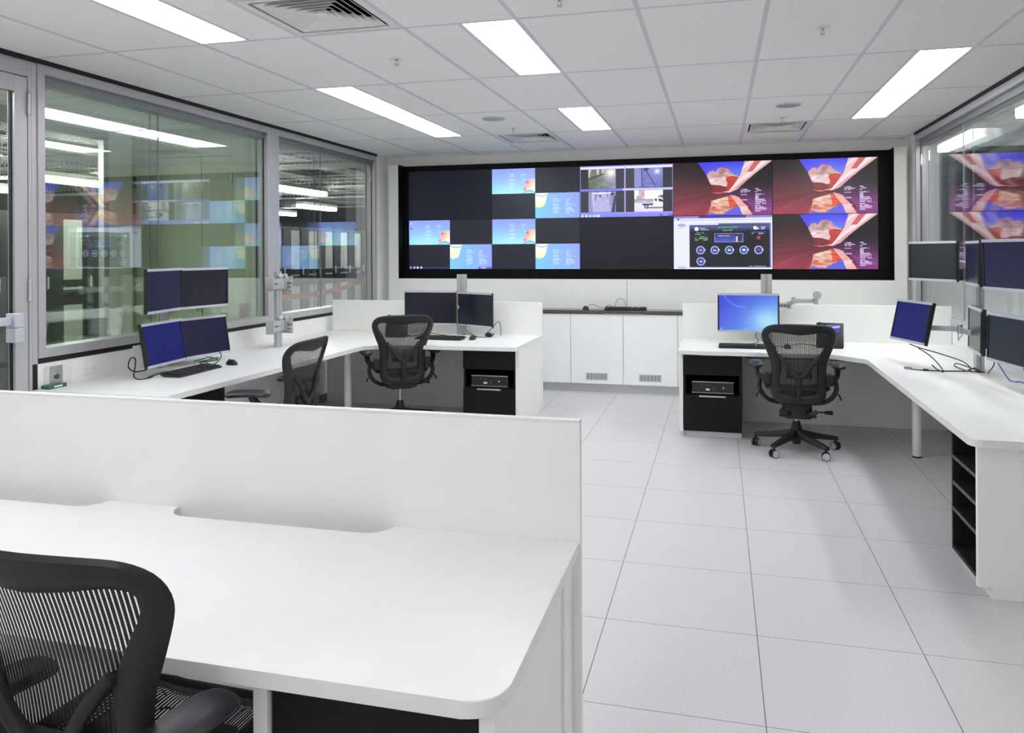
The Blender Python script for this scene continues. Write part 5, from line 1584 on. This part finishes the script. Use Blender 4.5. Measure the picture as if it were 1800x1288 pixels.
for k in range(0, 8):
    dup(rk, (-7.0, 3.0 - 0.62 * (k + 1), 0))
for k in range(12):
    dup(rk, (5.2, 5.0 + 0.62 * k, 0), PI, 'tall black server rack with grey door panels in the row beyond the right glazing', 'server racks beyond the right glazing')

def make_batten(label, group, L=1.5, hw=0.085):
    t = thing('batten_light', label, 'hanging light', (0, 0, 0), 0, group)
    MB().box(-hw, hw, -L / 2, L / 2, 0.0, 0.06, 0.004).obj('housing', 'whitep', t)
    MB().box(-hw + 0.005, hw - 0.005, -L / 2 + 0.01, L / 2 - 0.01, -0.075, -0.0005, 0.012).obj('tube_cover', 'hlamp', t)
    f = MB()
    for y in (-L / 3, L / 3): f.cyl((0, y, 0.06), (0, y, 0.75), 0.003, n=6)
    f.obj('hanger_rod', 'wire', t)
    return t
bl = make_batten('hanging fluorescent batten in the data hall beyond the left glazing', 'battens beyond the left glazing')
bl.location = (-6.05, 8.5, 2.55)
for x, y in ((-6.05, 5.2), (-6.05, 11.8), (-8.1, 12.7), (-8.1, 9.4), (-8.1, 6.1), (-8.1, 2.8), (-6.05, 2.0), (-10.2, 10.5), (-10.2, 14.5), (-8.1, 16.2), (-6.05, 15.1), (-10.2, 6.5), (-8.1, -0.6)):
    dup(bl, (x, y, 2.55))
br = make_batten('hanging fluorescent batten in the data hall beyond the right glazing', 'battens beyond the right glazing', 1.2, 0.06)
br.location = (2.84, 6.12, 2.66)
for x, y in ((2.86, 3.9), (2.86, 8.4), (2.86, 1.6), (4.4, 7.4), (4.4, 4.2), (6.6, 6.0), (6.6, 10.0)):
    dup(br, (x, y, 2.66))

def basket(label, p0, p1, wdt, group, z0, hgt=0.17, rods=None):
    """long wire mesh cable basket"""
    p0, p1 = Vector((*p0, z0)), Vector((*p1, z0))
    L = (p1 - p0).length
    t = thing('cable_basket', label, 'cable basket', p0, math.atan2(p1.y - p0.y, p1.x - p0.x), group)
    f = MB(); hw = wdt / 2; r = 0.0038
    for k in range(7):
        y = -hw + wdt * k / 6; f.box(0, L, y - r, y + r, -r, r)
    for s in (-hw, hw):
        for z_ in (hgt / 3, hgt * 2 / 3, hgt): f.box(0, L, s - r, s + r, z_ - r, z_ + r)
    x = 0.0
    while x < L:
        f.box(x, x + 2 * r, -hw, hw, -r, r)
        for s in (-hw, hw): f.box(x, x + 2 * r, s - r, s + r, 0, hgt)
        x += 0.085
    f.obj('mesh_tray', 'wire', t)
    f = MB(); rr = random.Random(int(p0.x * 100 + p0.y * 10))
    for q in range(7):
        pts = [(L * j / 10, rr.uniform(-hw * .8, hw * .8), rr.uniform(0.015, 0.05)) for j in range(11)]
        f.tube(bez(pts, 3), 0.011, 5)
    f.obj('cable_bundle', 'cable', t)
    f = MB()
    for x in rods or [0.3 + 1.5 * k for k in range(int((L - 0.3) / 1.5) + 1)]:
        for s in (-hw, hw): f.box(x, x + 0.006, s - 0.003, s + 0.003, hgt, 3.45 - z0)
    f.obj('hanger_rod', 'wire', t)
    return t
GL, GR = 'cable baskets beyond the left glazing', 'cable baskets beyond the right glazing'
LL, LR = 'galvanised wire cable basket hung overhead beyond the left glazing', 'galvanised wire cable basket hung overhead beyond the right glazing'
for x, zz in ((-5.4, 2.84), (-6.6, 2.84), (-7.4, 2.84), (-9.0, 2.84)):
    basket(LL, (x, -1.0), (x, 16.0), 0.42, GL, zz)
for y, zz in ((4.6, 3.02), (6.4, 2.64), (7.3, 3.02), (8.2, 3.02), (9.3, 2.64), (10.4, 3.02), (11.5, 2.64), (12.6, 3.02), (14.5, 2.64)):
    basket(LL, (-12.0, y), (-3.9, y), 0.42, GL, zz, rods=[1.5, 3.8, 5.9, 7.8])
for x, zz in ((3.4, 2.84), (4.2, 2.84), (5.2, 2.84)):
    basket(LR, (x, 0.0), (x, 13.0), 0.42, GR, zz)
for y, zz in ((5.2, 3.02), (6.6, 3.02), (7.8, 3.02), (9.2, 3.02), (11.0, 3.02)):
    basket(LR, (3.05, y), (8.0, y), 0.42, GR, zz, rods=[0.05, 0.75, 1.65, 3.4])
def duct(label, a, b_, r, group):
    t = tag(MB().cyl(a, b_, r, n=16).obj('overhead_pipe', 'pipe', None, 40), label, 'pipe', group)
for x, zz, r in ((-5.9, 3.28, 0.07), (-8.4, 3.30, 0.10)):
    duct('grey overhead pipe under the soffit beyond the left glazing', (x, -2, zz), (x, 18, zz), r, 'overhead pipes beyond the left glazing')
duct('grey overhead pipe under the soffit beyond the right glazing', (3.9, -1, 3.3), (3.9, 14, 3.3), 0.09, 'overhead pipe beyond the right glazing')
# orange barrier tape
f = MB()
pts = bez([(-5.3, 5.2, 1.03), (-5.3, 6.0, 0.95), (-5.28, 7.2, 0.91), (-5.26, 8.4, 0.97), (-5.25, 9.4, 1.10)], 10)
f.loft([[p + Vector((0.002, 0, -0.035)), p + Vector((0.002, 0, 0.035)), p + Vector((-0.002, 0, 0.035)), p + Vector((-0.002, 0, -0.035))] for p in pts])
t = tag(f.obj('barrier_tape', 'orange'), 'orange barrier tape sagging between posts beyond the far left window', 'barrier tape')
for y, zt in ((5.17, 1.06), (9.43, 1.14)):
    t = thing('barrier_post', 'slim black post holding the %s end of the orange tape' % ('near' if y < 6 else 'far'), 'post', (-5.28, y, 0))
    MB().cyl((0, 0, 0.02), (0, 0, zt), 0.025, n=14).obj('pole', 'rackb', t, 40); MB().cyl((0, 0, 0), (0, 0, 0.02), 0.16, n=24).obj('foot_plate', 'rackb', t, 40)
